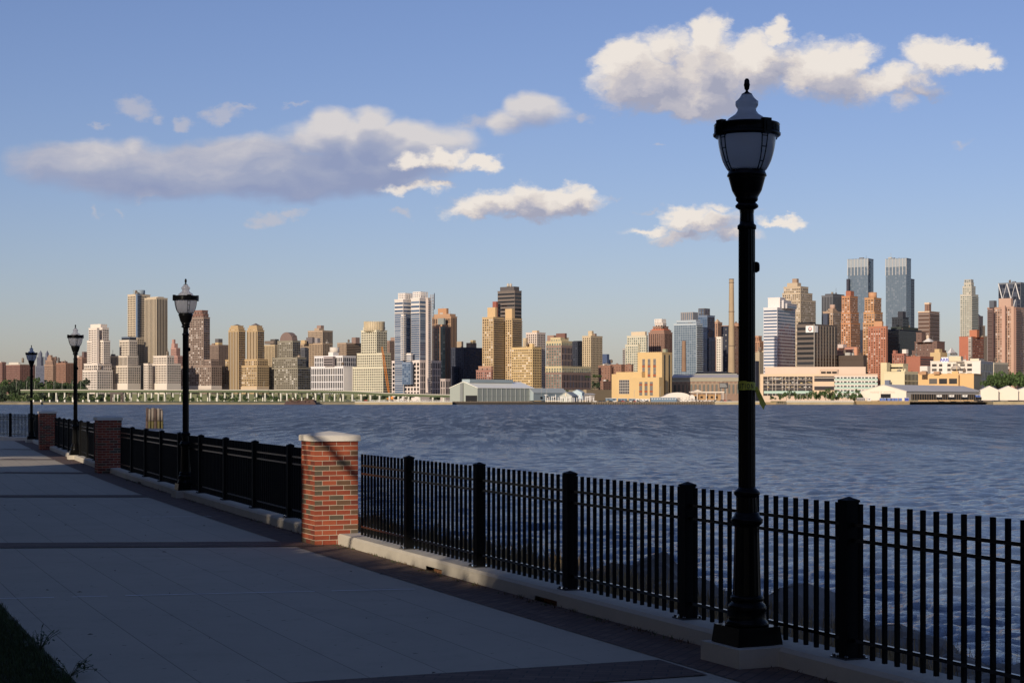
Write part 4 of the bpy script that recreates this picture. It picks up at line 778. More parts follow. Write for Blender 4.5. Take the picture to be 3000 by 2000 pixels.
# tan power station
tanw=(.62,.43,.20)
def powerwin(e,bx):
    fr=mat('window_grille',(.42,.38,.33),.7); gl_=mat('grille_glass',(.05,.05,.055),.35); sp=mat('red_spandrel',(.32,.09,.04),.85)
    def win(ti,f0,f1,zf0,zf1,nc,nr,spans=()):
        x0,y0,lx,ly,z0,z1=bx[ti]; ya=y0+ly*(1-f1); yb=y0+ly*(1-f0); za=z0+(z1-z0)*zf0; zb=z0+(z1-z0)*zf1
        b=MB(); b.box(x0-.15,ya,za,x0+.05,yb,zb); o=b.build('window',fr,e); g=MB()
        for i in range(nc):
            for j in range(nr):
                w=(yb-ya)/nc; h=(zb-za)/nr; g.box(x0-.25,ya+w*(i+.12),za+h*(j+.12),x0-.17,ya+w*(i+.88),za+h*(j+.88))
        g.build('pane',gl_,o)
        for s0,s1 in spans:
            s=MB(); s.box(x0-.4,ya-.02,za+(zb-za)*s0,x0-.27,yb+.02,za+(zb-za)*s1); s.build('spandrel',sp,o)
    for f in (.20,.43,.66): win(0,f,f+.11,.44,.865,3,16,((.17,.27),(.60,.70)))
    for f in (.33,.51,.69): win(2,f,f+.10,.26,.82,4,12,((.22,.36),(.72,.84)))
    win(1,.12,.52,.26,.74,6,5)
bldg('power_station','tan brick power station with tall window bays, right of the brick housing',1820,tanw,'k',[(14,1868,1938,1969,1031,None,'n','n'),(22,1805,1880,1892,1089,None,'n','n'),(0,1845,1931,1945,1105,None,'n','n'),(36,1792,1850,1860,1095,None,'n','n'),(12,1939,1939.6,1968,1034,None,'n',(8,0,.3,1),None,(.60,.42,.20)),(22,1941,1950,1956,1022,1032,'n','n',P,(.3,.3,.2))],extra=powerwin)
bldg(AP,'pale cream glazed tower behind the tan power station',2350,(.58,.53,.40),'g',[(0,1837,1893,1898,984,None,'g','g'),(4,1832,1870,1875,1010,None,'g','n'),(12,1849,1890,1895,971,985,'n','n',P,(.62,.5,.34))])
bldg(OT,'thin grey striped block at the left shoulder of the cream glazed tower',2700,(.4,.36,.33),'k',[(0,1824,1831,1850,1022,None,'h','h')])
def towertop(e,bx):
    pass
bldg('residential_tower','brown brick tower under construction with orange ledge and white crown frame',2420,(.30,.175,.125),'k',[(0,1900,1946,1970,974,None,(3.4,2.9,.5,.72),(3.4,2.9,.5,.72)),(5,1905,1945,1966,968,974,'G','G'),(9,1909,1944,1962,963,968,'n','n',None,(.55,.16,.08)),(12,1913,1943,1958,957,964,'G','G'),(16,1919,1942,1952,948,958,'G','G',None,(.6,.52,.45)),(20,1919,1938,1950,934,950,'n','n','crown_frame',(.75,.68,.6))])
bldg('residential_tower','pale blue glass tower with grey finned top behind the powerhouse',2250,(.42,.47,.50),'t',[(0,1974,2040,2058,948,None,'c',('B','k')),(5,1982,2039,2052,939,949,'c','n'),(12,1994,2030,2045,914,940,'v','v',P,(.30,.26,.24))])
bldg('residential_tower','dark blue glass tower with black box top and balconies left of the tall chimney',2330,(.16,.20,.27),'b',[(0,2038,2072,2094,925,None,'c',('c','n')),(10,2046,2064,2080,903,926,'G','G',P,(.10,.09,.09)),(-6,2079,2084,2096,990,None,'B','B',None,(.2,.2,.22))])
bldg(AP,'orange tower with triangular gable top just left of the tall chimney',2700,(.40,.24,.16),'d',[(0,2090,2103,2116,945,None,'g','g'),(4,2092,2103,2112,934,945,'n','n','roof',(.5,.35,.22))])
bldg(AP,'narrow white block in front of the gabled orange tower',2250,(.72,.66,.56),'d',[(0,2099,2113,2117,988,None,'s','n')])
bldg(AP,'brick block with shaded navy left face standing behind the tall chimney',2380,(.36,.21,.14),'w',[(0,2113,2133,2185,955,None,(4,4,.4,.4),(4.2,4.4,.34,.4)),(-2,2113.5,2132,2133,957,None,((4,4,.4,.4),'w'),'n',None,(.03,.035,.055)),(12,2150,2165,2190,946,956,'n','n',P)])  # navy sheet over the left brick face paints in its shade
bldg(AP,'orange terraced block between the largest lamp post and the white banded tower',2600,(.46,.25,.15),'d',[(0,2200,2225,2242,1000,None,'g','g'),(6,2205,2222,2232,985,1001,'g','g')])
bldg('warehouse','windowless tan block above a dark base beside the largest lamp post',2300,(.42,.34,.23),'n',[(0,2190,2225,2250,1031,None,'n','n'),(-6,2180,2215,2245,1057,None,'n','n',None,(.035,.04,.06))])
bldg(OT,'tower of white bands and blue glass with slanted crown, right of the largest lamp post',2150,(.70,.66,.64),'b',[(0,2237,2277,2330,902,None,((0,4.0,1,.5),'b'),((3.4,4.0,.86,.62),'b')),(6,2250,2285,2300,873,903,'n','h',None,(.72,.66,.62)),(9,2262,2296,2318,881,903,'n','h',None,(.62,.58,.56)),(12,2274,2306,2334,890,903,'n','h',None,(.5,.47,.46))],th=33)
bldg('residential_tower','broad tan stepped tower with many windows behind the white banded tower',2600,(.50,.40,.28),'w',[(0,2290,2345,2390,879,None,'g','g'),(8,2292,2345,2380,858,880,'g','g'),(14,2296,2345,2368,840,859,'g','g'),(20,2306,2336,2347,828,841,'n','n',P),(24,2321,2334,2340,816,829,'n','n',P,(.36,.25,.17))])
def logo(e,bx):
    x0,y0,lx,ly,z0,z1=bx[0]; b=MB(); wy=ly*.46; b.box(x0-1.2,y0+.3,z1-9.5,x0-.5,y0+wy,z1-1.2); s=b.build('sign_panel',mat('sign_white',(.8,.78,.74),.6),e)
    b=MB(); b.box(x0+.3,y0-1.2,z1-9.5,x0+lx*.13,y0-.5,z1-1.2); b.build('sign_panel',mat('sign_white',(.8,.78,.74),.6),e)
    cy=y0+wy*.45; cz=z1-5.4
    for c,a0,a1,r in(((.6,.05,.03),20,200,2.6),((.02,.02,.02),200,380,2.6),((.6,.05,.03),200,330,1.3)):
        b=MB(); n=14
        for i in range(n):
            a=R(a0+(a1-a0)*i/n); d=R(a0+(a1-a0)*(i+1)/n); b.poly([(x0-1.24,cy+r*math.cos(a),cz+r*math.sin(a)),(x0-1.24,cy+r*math.cos(d),cz+r*math.sin(d)),(x0-1.24,cy+(r-.9)*math.cos(d),cz+(r-.9)*math.sin(d)),(x0-1.24,cy+(r-.9)*math.cos(a),cz+(r-.9)*math.sin(a))])
        b.build('emblem',mat('emblem_%d_%d'%(a0,r*10),c,.6),s)
    b=MB(); b.box(x0-.9,y0-.9,0,x0-.17,y0-.17,z1+1); b.build('corner_pier',wall((.40,.36,.30)),e)
    b=MB()
    for i in range(1,8): b.box(x0+lx*i/8-.3,y0-.5,0,x0+lx*i/8+.3,y0-.17,z1-1)
    b.build('mullion',wall((.36,.30,.24)),e)
bldg(OT,'bronze glass office block with white emblem sign at its top corner',2120,(.05,.04,.035),'k',[(0,2335,2385,2453,951,None,((0,6.2,1,.55),'k'),((2.2,4.4,.96,.8),'o'),None,(.15,.12,.10)),(10,2338,2372,2390,943,952,'n','n',P,(.02,.02,.022))],th=40,extra=logo)
bldg(OT,'dark grey glass office tower behind the slim tan and orange towers',2750,(.15,.15,.16),'k',[(0,2407,2440,2478,866,None,('v','k'),('v','k')),(8,2417,2440,2474,860,867,'n','n',P,(.09,.09,.10))])
bldg('residential_tower','slim tan tower with round penthouse in front of the dark grey office tower',2500,(.40,.28,.19),'w',[(0,2411,2440,2468,913,None,'g','g'),(10,2426,2440,2450,904,914,'n','n',None),(14,2432,2440,2446,892,905,'n','n','drum',(.5,.34,.26)),(-2,2411,2424,2425,918,None,'n','n',None,(.06,.07,.10))])
org=(.50,.24,.12)
bldg('residential_tower','left of two slim orange brick towers in front of the twin glass skyscrapers',2400,org,'w',[(0,2464,2492,2520,946,None,'g','w'),(6,2465,2491,2516,915,947,'g','w'),(10,2466,2490,2513,868,916,'w','w'),(16,2478,2492,2502,852,869,'n','n',P,(.38,.14,.08))])
bldg('office_building','low pink brick building in front of the left slim orange tower',2250,(.46,.22,.16),'d',[(0,2453,2509,2514,1018,None,'h','n'),(6,2454,2470,2480,1008,1019,'n','n',P,(.6,.48,.42)),(-1,2506,2510,2514,1018,None,'n','n',None,(.6,.3,.18))])
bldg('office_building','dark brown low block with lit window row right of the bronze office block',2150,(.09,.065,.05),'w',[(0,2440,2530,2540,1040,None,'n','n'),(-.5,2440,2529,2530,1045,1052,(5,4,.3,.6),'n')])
skyg=(.16,.20,.25)
def fins(e,bx):
    b=MB(); x0,y0,lx,ly,z0,z1=bx[0]
    for i in range(7): q=y0+ly*i/6; b.box(x0-.9,q-.5,z1-28,x0-.2,q+.5,z1+.5)
    b.build('crown_fin',wall((.52,.50,.47)),e)
    b=MB()
    for i in range(6): b.box(x0-.6,y0+ly*(i+.12)/6,z1-14,x0-.2,y0+ly*(i+.88)/6,z1)
    b.build('crown_glass',mat('crown_glass',(.30,.34,.37),.3),e)
bldg('skyscraper','left of the twin blue glass skyscrapers with pale finned crowns',2950,skyg,'t',[(0,2484,2543,2559,758,None,'c','c'),(10,2480,2486,2490,817,None,'n','n',None,(.05,.05,.07))],th=33,extra=fins,group='twin glass skyscrapers')
bldg('skyscraper','right of the twin blue glass skyscrapers, with a lower dark shoulder on its right',2950,skyg,'t',[(0,2595,2655,2669,757,None,'c','c'),(14,2655,2664,2679,817,None,('v','n'),('h','n'),None,(.10,.12,.15))],th=33,extra=fins,group='twin glass skyscrapers')
bldg('residential_tower','right of two slim orange brick towers, round penthouse on top',2350,(.50,.27,.13),'w',[(0,2528,2562,2588,946,None,'w','w'),(6,2530,2562,2586,915,947,'w','w'),(10,2533,2560,2582,873,916,'w','w'),(18,2546,2558,2567,856,874,'n','n','drum',(.52,.28,.15))])
bldg(AP,'red brick block covered with white windows at the foot of the right orange tower',2250,(.42,.17,.10),'w',[(0,2543,2596,2601,957,None,(3.6,3.0,.5,.52),'n'),(8,2562,2584,2588,941,958,'n','n',P,(.52,.28,.15))])
bldg(OT,'black glass office block below the twin glass skyscrapers',2500,(.03,.035,.045),'k',[(0,2597,2635,2700,966,None,'h',('h','k')),(10,2610,2640,2690,957,967,'n','n',None,(.04,.05,.04)),(26,2613,2645,2662,930,957,'G','G',None,(.035,.04,.05)),(28,2630,2645,2654,912,931,'n','n',None,(.04,.04,.05))])
bldg(AP,'brown brick block with horizontal balconies and cream topped penthouse, alone in the sky gap',2600,(.24,.14,.10),'w',[(0,2690,2723,2752,913,None,'h','B'),(12,2709,2722,2728,891,914,'n','n',P),(11,2708,2722,2729,886,891,'n','n','cornice',(.66,.5,.36)),(-.6,2689,2723,2753,911,914,'n','n','cornice',(.7,.55,.4))])
bldg(AP,'dark brown terraced brick building with white domed skylight below the balcony block',2350,(.17,.105,.085),'w',[(0,2672,2750,2772,1027,None,(5,4,.25,.3),'n'),(5,2680,2745,2768,1001,1028,(5,4,.25,.3),'n'),(10,2684,2700,2712,975,1002,(5,4,.25,.3),'n'),(3,2704,2726,2738,989,1001,'n','n','roof',(.72,.68,.62)),(12,2712,2720,2724,980,995,'n','n','tank',(.6,.48,.36))])
bldg('residential_tower','tall pale grey green stepped tower at the right, rising above red brick',2700,(.50,.46,.38),'g',[(0,2813,2846,2866,863,None,'w','B'),(7,2820,2846,2858,839,864,'g','g'),(12,2824,2845,2853,829,840,'g','g'),(14,2825,2845,2852,818,830,'G','G',P,(.40,.38,.35))])
bldg(AP,'stepped tan old building partly hidden between pale tower and big pink brick tower',2750,(.42,.31,.21),'d',[(0,2852,2878,2892,985,None,'s','s'),(8,2858,2876,2886,955,986,'s','s'),(14,2864,2872,2880,925,956,'n','n',None,(.5,.38,.28)),(18,2862,2868,2873,920,926,'n','n','roof',(.2,.3,.3))])
bldg(AP,'red brick block with white corner windows in front of the pale tower',2350,(.42,.15,.09),'w',[(0,2810,2845,2882,987,None,'n','w'),(-.6,2841,2845,2846,989,None,'h','n',None,(.5,.45,.4)),(10,2840,2862,2869,966,988,'n','n',P,(.46,.18,.10))])
def diag(e,bx):
    b=MB(); x0,y0,lx,ly,z0,z1=bx[0]; fh=(z1-20)/6
    for j in range(1,4):
        za=z1-28*(j); 
        for i in range(-1,3):
            for sgn,w in((1,.75),(-1,.3)):
                p=Vector((x0-.5,y0+ly-ly*(i+(0 if (j+(sgn<0))%2 else .0))/2.6,z1-28*(j-1))); q=p+Vector((0,-sgn*ly/2.6*.5*1.0,-28)); 
                if j%2==0: q=p+Vector((0,sgn*ly/2.6*.5,-28)) if sgn>0 else p+Vector((0,ly/2.6*.5,-28))
                if min(p.y,q.y)<y0-1 or max(p.y,q.y)>y0+ly+1: continue
                d=Vector((0,w*1.1,0)); b.hexa([q-d,q-d+Vector((.4,0,0)),q+d+Vector((.4,0,0)),q+d,p-d,p-d+Vector((.4,0,0)),p+d+Vector((.4,0,0)),p+d])
    b.build('steel_diagonal',mat('bright_steel',(.62,.60,.58),.35,metal=.0),e)
bldg(OT,'glass tower top with bright diagonal steel lattice at the right edge',2900,(.16,.17,.19),'t',[(0,2925,2990,3030,828,None,((6,7,.94,.95),'n'),('c','n'))],extra=diag)
bldg('residential_tower','huge pinkish brick tower with vertical balcony stacks at the right edge',2300,(.42,.27,.20),'w',[(0,2893,2967,3040,900,None,'g','g'),(-3,2893,2908,2912,905,None,('B','d'),'n',None,(.22,.14,.12)),(-4,2934,2944,2945,895,None,'n','n',None,(.50,.31,.23)),(-6,2962,2970,2972,897,None,'n','n',None,(.50,.32,.23)),(-5,2971,2976,2990,903,None,'n',('B','d'),None,(.3,.18,.14)),(14,2926,2962,2968,873,901,'n','n',P,(.48,.32,.24)),(14,2898,2912,2920,880,901,'n','n',P,(.10,.11,.13))])
# low buildings on the right
bldg(AP,'small red brick building with dish antennas left of the plain red brick warehouse',2250,(.34,.14,.10),'w',[(0,2614,2648,2660,1037,None,'s','s'),(6,2618,2624,2630,1026,1038,'n','n',P),(5,2643,2655,2661,1023,1040,'n','n',P,(.74,.66,.58))])
bldg('warehouse','plain red brick warehouse with grey banded side wall',2150,(.40,.15,.08),'d',[(0,2655,2696,2735,1045,None,'n',('h','d'),None,(.36,.14,.09))])
bldg('warehouse','blank cream box building at the foot of the plain red brick warehouse',2080,(.74,.66,.58),'d',[(0,2695,2717,2726,1072,None,'n','n')])
bldg('office_building','small yellow tan building with rooftop boxes beneath the dark terraced building',2300,(.58,.42,.22),'d',[(0,2725,2755,2775,1032,None,'n','n'),(5,2738,2752,2760,1022,1033,'n','n',P),(4,2780,2800,2812,1045,None,'n','n',None,(.66,.56,.42)),(6,2776,2784,2800,1018,1034,'n','n','roof',(.72,.68,.64)),(8,2788,2793,2798,1031,1040,'n','n','tank',(.14,.13,.13)),(8,2797,2802,2807,1031,1040,'n','n','tank',(.14,.13,.13))])
def arri(e,bx):
    x0,y0,lx,ly,z0,z1=bx[0]; k=ly/151.0; ya=y0+(2877-2759)*k; yb=y0+(2877-2780)*k; b=MB(); b.box(x0-.6,yb,z1-1,x0-.1,ya,z1+5.2); s=b.build('rooftop_sign',mat('sign_board',(.78,.76,.76),.6),e)
    cu=bpy.data.curves.new('t','FONT'); cu.body='ARRI'; cu.size=5.2; cu.align_x='CENTER'; cu.offset=.16; to=bpy.data.objects.new('t',cu); COL.objects.link(to); dg=bpy.context.evaluated_depsgraph_get(); me=bpy.data.meshes.new_from_object(to.evaluated_get(dg)); bpy.data.objects.remove(to)
    for v in me.vertices: v.co=(x0-.66,(ya+yb)/2-v.co.x,z1+.3+v.co.y)
    me.materials.clear(); me.materials.append(mat('sign_blue',(.03,.06,.42),.5)); me.name='lettering'; link('lettering',me,s)
    b=MB(); b.box(x0-.5,y0+ly*.66,0,x0-.05,y0+ly*.76,z1-.5); b.box(x0-.5,y0+.2,0,x0-.05,y0+ly*.17,z1-.5); b.build('wall_panel',wall((.76,.68,.60)),e)
bldg('studio_building','white building of large window bays with a blue lettered white rooftop sign',2020,(.70,.62,.53),'d',[(0,2726,2873,2910,1058,None,(8.5,5.5,.68,.55),'f'),(8,2780,2815,2822,1043,1058,'n','n',P,(.66,.56,.38)),(6,2842,2868,2884,1050,1059,'n','n',P,(.68,.6,.45)),(4,2822,2826,2831,1051,1062,'n','n','tank',(.32,.27,.22)),(4,2808,2812,2817,1066,1082,'n','n','tank',(.42,.36,.3))],extra=arri,th=25)
bldg('office_building','cream striped facade building at the foot of the huge pinkish brick tower',2150,(.62,.54,.40),'d',[(0,2880,2912,2953,1063,None,'v','v')])
bldg('warehouse','orange tan industrial building with large window bays above the long pier shed',1900,(.66,.42,.19),'d',[(0,2690,2853,2876,1096,None,'n','v'),(-.8,2718,2808,2809,1099,1130,(11,7.6,.8,.6),'n'),(4,2693,2713,2718,1088,1097,'n','n',P,(.42,.24,.13)),(4,2735,2752,2757,1088,1096,'n','n',P,(.42,.24,.13)),(5,2700,2712,2715,1086,1096,'n','n',P,(.24,.16,.12))],th=25)
bldg('warehouse','blank pale yellow warehouse with ribbed grey side wall above the long pier shed',1950,(.70,.60,.38),'k',[(0,2590,2650,2690,1090,None,'n','f',None),(5,2640,2652,2654,1086,1092,'n','n',None),(-.4,2592,2605,2606,1113,None,'n','n',None,(.16,.18,.24))])
bldg('office_building','small yellow building with dark window band above the pale yellow warehouse',2120,(.66,.56,.34),'k',[(0,2606,2646,2660,1067,None,(0,5,1,.4),'n'),(-4,2580,2598,2608,1062,None,'n','n',None)])
# parking and wholesale building with green bands
def garage(e,bx):
    fr=mat('pale_orange_frame',(.68,.50,.33),.8,.06,.05); gn=wall((.42,.55,.46)); wh=wall((.76,.72,.64)); dkm=mat('garage_dark',(.035,.03,.03),.8,.4,.06); redm=mat('truck_paint',(.72,.68,.62),.6)
    x0,y0,lx,ly,z0,z1=bx[0]; sy=lambda px: y0+ly*(2571-px)/(2571-2227); sz=lambda py: z1-(z1-z0)*(py-1095)/(1172.5-1095)
    b=MB(); X=x0-.5
    def bar(pa,pb,qa,qb,m=0,d=0,mb=None): (mb or b).box(X-d,sy(pb),sz(qb),x0-.05,sy(pa),sz(qa),m)
    bar(2227,2386,1095,1102); bar(2227,2236,1102,1155); bar(2381,2386,1102,1155); bar(2386,2444,1095,1101)
    bar(2386,2444,1116,1128,0,.2); bar(2386,2444,1140,1150,0,.2); b.build('frame',fr,e)
    b=MB(); b.box(x0-.2,sy(2381),sz(1155),x0-.04,sy(2236),sz(1102)); b.box(x0-.2,sy(2444),sz(1140),x0-.04,sy(2386),sz(1101)); b.build('bay_opening',dkm,e)
    b=MB()
    for q in (2249,2263,2273,2292,2302,2312,2327,2337,2361): b.box(x0-.42,sy(q+.6),sz(1155),x0-.21,sy(q-.6),sz(1102))
    for r,w in((1111,.9),(1124,2),(1135,.6)): b.box(x0-.46,sy(2381),sz(r+w/2),x0-.215,sy(2236),sz(r-w/2))
    for r in(1105.5,1128.5): b.box(x0-.6,sy(2444),sz(r+1),x0-.21,sy(2386),sz(r-1))
    b.build('mullion',wall((.55,.46,.38)),e)
    b=MB(); b.box(x0-.6,sy(2381),sz(1149),x0-.47,sy(2238),sz(1142)); b.build('green_band',gn,e)
    for k in range(5):
        q=1101.5+k*11.8; b=MB(); b.box(x0-.7,sy(2571),sz(q+2),x0-.22,sy(2445),sz(q)); b.build('ledge',wh,e); b=MB(); b.box(x0-.5,sy(2571),sz(q+10.8),x0-.2,sy(2445),sz(q+6.2)); b.build('green_band',gn,e)
        b=MB(); b.box(x0-.3,sy(2571),sz(q+6.2),x0-.12,sy(2445),sz(q+2)); b.build('window_band',dkm,e)
        b=MB()
        for i in range(12): p=2448+i*10.4+(1.5 if i%2 else 0); b.box(x0-.5,sy(p+3.6),sz(q+5.9),x0-.31,sy(p),sz(q+2.6)); 
        b.build('window_unit',wh,e)
    r=random.Random(9); b=MB()
    for i in range(60):
        p=r.uniform(2240,2376); q=r.choice([1106,1107,1117,1119,1130,1131]); w=r.uniform(2,7); b.box(x0-.27,sy(p+w),sz(q+r.uniform(1,2.4)),x0-.205,sy(p),sz(q),r.randint(0,1))
    b.build('parked_vehicles_inside',[redm,mat('crate_stack',(.62,.45,.2),.8)],e)
bldg('wholesale_building','long pale orange and green banded riverside building with open parking bays',1720,(.60,.45,.33),'d',[(0,2227,2571,2592,1095,None,'n','n'),(10,2241,2536,2576,1074,1096,'n','n',None,(.66,.50,.38)),(9.4,2403,2454,2455,1083,1095,((6,0,.85,1),'k'),'n')],th=5,extra=garage)
# ---------------- elevated highway
def viaduct():
    Y0=2060; ob=at(0,1180,Y0); pts=[(60,1141),(200,1140.5),(500,1141),(760,1141),(950,1142),(1050,1145),(1130,1150),(1220,1153),(1322,1155)]
    def top(px):
        for (a,b),(c,d) in zip(pts,pts[1:]):
            if a<=px<=c: return b+(d-b)*(px-a)/(c-a)
        return pts[-1][1]
    e=empty('elevated_highway',(at(690,1180,Y0).x,Y0,-1.5),0,'long elevated highway on pale round columns below the left half of the skyline','viaduct'); O=e.location
    g=mat('green_girder',(.085,.11,.05),.8,.25,.08); cm=wall((.44,.41,.34)); pm_=mat('viaduct_column',(.85,.83,.72),.8,.12,.2)
    deck=MB(); gir=MB(); par=MB(); prev=None
    for px in list(range(60,1323,14))+[1322]:
        Y=Y0-40*math.sin((px-60)/1262*math.pi)*0; p=at(px,top(px),Y)-O
        if prev:
            a,b=prev,p; yy=a.y
            def q(m,z0,z1,y0,y1,mi=0): m.hexa([(a.x,y0,a.z+z0),(b.x,y0,b.z+z0),(b.x,y1,b.z+z0),(a.x,y1,a.z+z0),(a.x,y0,a.z+z1),(b.x,y0,b.z+z1),(b.x,y1,b.z+z1),(a.x,y1,a.z+z1)],mi)
            q(par,-.75,0,0,.4); q(deck,-1.1,-.75,-.15,24); q(gir,-3.6,-1.1,.4,1.0); q(gir,-3.3,-1.5,11,11.6); q(gir,-3.3,-1.5,22,22.6)
            for f in(.25,.75): c=a.lerp(b,f); gir.box(c.x-.2,.1,c.z-3.5,c.x+.2,23,c.z-2.6)
        prev=p
    deck.build('deck',cm,e); gir.build('girder',g,e); par.build('parapet',cm,e)
    r=random.Random(3); xs=[142,163,188,257,283,308,333,344,362,380,405,424,443,463,481,506,528]+[558,588,614,636,658,680,703,727,751,776,798,822,840,866,900,924,949,980,1005,1032,1058,1085,1112,1141,1167,1197,1230,1268,1300]
    for i,px in enumerate(xs):
        c=at(px,top(px),Y0)-O; b=MB(); w=1.05 if px<1000 else 1.3; b.lathe([(w,-2),(w,c.z-3.9),(w*1.25,c.z-3.65)],12,(c.x,3.0)); b.build('column',pm_,e)
        if px<1000:
            b=MB(); b.lathe([(w*.8,-2),(w*.8,c.z-3.4)],12,(c.x+5,20)); b.build('column',pm_,e)
    for px in (82,104):   # green steel arches at the left end
        c=at(px,1150,Y0)-O; b=MB(); pts2=[]
        for k in range(13):
            a=math.pi*k/12; pts2.append((c.x+4*math.cos(a),2,max(0,9*math.sin(a)+.5)))
        b.tube(pts2,.7,6); b.build('arch',g,e)
viaduct()
# far embankment under the residential towers
mb=MB(); a=at(-400,1150,2290); b=at(1330,1150,2290); mb.box(a.x,2300,-2,b.x,2330,6.0); mb.box(a.x,2330,-2,b.x,4000,8.2); tag(mb.build('embankment',mat('bank_earth',(.14,.15,.08),.95,.4,.02)),kind='structure')
# ---------------- far trees (four crown shapes, each tree a copy with its own crown and trunk)
ftm=[mat('far_leaf_%d'%i,c,.8,island=.55) for i,c in enumerate([(.050,.085,.022),(.085,.125,.035),(.035,.055,.025)])]; crowns=[]
for k in range(6):
    rg=np.random.RandomState(60+k); N=520; cen=rg.normal(size=(7,3))*np.array([.42,.42,.25])+np.array([0,0,.62]); w=rg.randint(0,7,N); q=rg.normal(size=(N,3)); q/=np.linalg.norm(q,axis=1)[:,None]; q*=rg.uniform(.3,1,(N,1))**.5
    pos=cen[w]+q*np.array([.36,.36,.26]); pos[:,2]=np.maximum(pos[:,2],.05); crowns.append([leaf_mesh(pos,.115,rg,'crown',m) for m in ftm])
tk=MB(); tk.tube([(0,0,0),(.02,0,.5)],.05,6,0,.03); TK=tk.mesh('trunk',barkm)
def ftree(px,yb,D,h,w,k,label,group,c=0,seed=0):
    p=at(px,yb,D); e=empty('tree',(p.x,p.y,max(p.z,-1.5) if yb>1165 else p.z),seed*1.7,label,'tree',group); hm=h*D/F; wm=w*D/F/2
    o=link('crown',crowns[k%6][c],e); o.scale=(wm,wm,hm); t=link('trunk',TK,e); t.scale=(hm*.5,hm*.5,hm)
r=random.Random(21)
for i in range(54):
    px=-20+(i%27)*10.2+r.uniform(-4,4); ftree(px,(1147 if i<27 else 1160)+r.uniform(-3,3),2240+r.uniform(-30,90)-(0 if i<27 else 80),27+r.uniform(-3,6),36+r.uniform(-4,8),i,'dark park tree in the row below the brick blocks','trees below the brick blocks',2 if i%3 else 0,i)
for i in range(9):
    ftree(-12+i*8+r.uniform(-2,2),1177,1640+r.uniform(0,40),32+r.uniform(-4,6)-i*1.6,22+r.uniform(-3,4),i+1,'dark waterside tree at the far left end of the shore','dark trees at left shore end',2 if i<6 else 0,i)
for i in range(32):
    px=62+i*29+r.uniform(-9,9); ftree(px,1177.5,1980+r.uniform(-60,60),r.uniform(10,17),r.uniform(14,25),i,'green bush growing under the elevated highway','bushes under the highway',0 if i%3 else 1,i)
for i in range(26):
    px=70+i*12+r.uniform(-4,4); ftree(px,1177.5,2090+r.uniform(0,60),r.uniform(14,22),r.uniform(12,20),i+3,'dark tree standing behind the highway columns at left','trees behind the highway columns',2 if i%3 else 0,i)
for i in range(22):
    px=620+i*32+r.uniform(-9,9)
    if px<1320: ftree(px,1173,2200+r.uniform(-20,60),r.uniform(12,20),r.uniform(22,34),i+2,'dark tree behind the highway columns at centre left','trees behind the highway at centre',2,i)
for px,h,w,c in [(2262,12,20,0),(2285,20,18,0),(2304,26,26,0),(2330,24,24,0),(2346,16,20,1),(2358,14,16,0),(2370,24,24,0),(2388,22,20,0),(2402,26,28,0),(2418,30,26,0),(2432,26,26,0),(2446,24,24,1),(2457,26,22,0),(2478,24,24,0),(2492,16,18,0),(2506,26,26,0),(2518,22,20,0)]:
    ftree(px,1172.5,1640+r.uniform(-20,30),h,w,int(px),'young park tree before the orange and green riverside building','park trees before the riverside building',c,px)
for px,h,w,yb in [(2902,38,52,1140),(2925,48,56,1141),(2950,52,64,1141),(2975,48,60,1141),(2998,52,64,1141),(2888,24,34,1140),(2940,40,50,1143),(3020,50,60,1141)]:
    ftree(px,yb,1820+r.uniform(-20,40),h,w,int(px)//3,'large green tree massed above the white sheds at far right','big trees above the right sheds',0,px)
for px,yb,h,w in [(1627,1147,7,17),(1661,1147,5,12),(1733,1151,11,18),(1745,1107,10,22),(1757,1106,8,16),(1722,1108,7,14),(2152,1150,14,16),(2157,1162,12,16)]: ftree(px,yb,1980,h,w,int(px),'small green tree among the pier buildings right of centre','trees among the pier buildings',0,px)
for i in range(8): ftree(1742+i*9,1141,2150,r.uniform(14,26),r.uniform(18,26),i,'very dark tree in the shade below the brick housing','dark trees below the brick housing',2,i)
# ---------------- pier sheds
def shed(name,label,D,px0,px1,px2,ye,ya,yb,wc,rc,th,extra=None,zbot=None,cat='pier shed',ye2=None):
    "gable front from px0 to px1 facing left-front, side wall to px2; eave row, apex row, base row"
    th=R(th); U=Vector((-math.cos(th),math.sin(th))); V=Vector((math.sin(th),math.cos(th))); C=Vector(((px1-CX)/F*D,D)); k=(px0-CX)/F; ly=(k*C.y-C.x)/(U.x-k*U.y); k=(px2-CX)/F; lx=(k*C.y-C.x)/(V.x-k*V.y)
    z0=H+(HZ-yb)*D/F; e=empty(name,(C.x,C.y,z0),math.atan2(V.y,V.x),label,cat); ze=H+(HZ-ye)*D/F-z0; za=H+(HZ-ya)*D/F*1.0-z0
    b=MB(); b.poly([(0,0,0),(0,0,ze),(0,ly/2,za),(0,ly,ze),(0,ly,0)]); b.poly([(0,0,0),(lx,0,0),(lx,0,ze),(0,0,ze)]); b.poly([(lx,0,0),(lx,ly,0),(lx,ly,ze),(lx,ly/2,za),(lx,0,ze)]); b.poly([(0,ly,0),(0,ly,ze),(lx,ly,ze),(lx,ly,0)]); b.build('wall',wc,e)
    b=MB(); o=.6
    for s in(0,1):
        ya_,yb_=(ly/2,-o) if s==0 else (ly/2,ly+o); zl=ze-(za-ze)*o/(ly/2); b.hexa([(-o,yb_,zl+.05),(lx+o,yb_,zl+.05),(lx+o,ya_,za+.05),(-o,ya_,za+.05),(-o,yb_,zl+.5),(lx+o,yb_,zl+.5),(lx+o,ya_,za+.5),(-o,ya_,za+.5)])
    b.build('roof',rc,e)
    if extra: extra(e,lx,ly,ze,za)
    return e
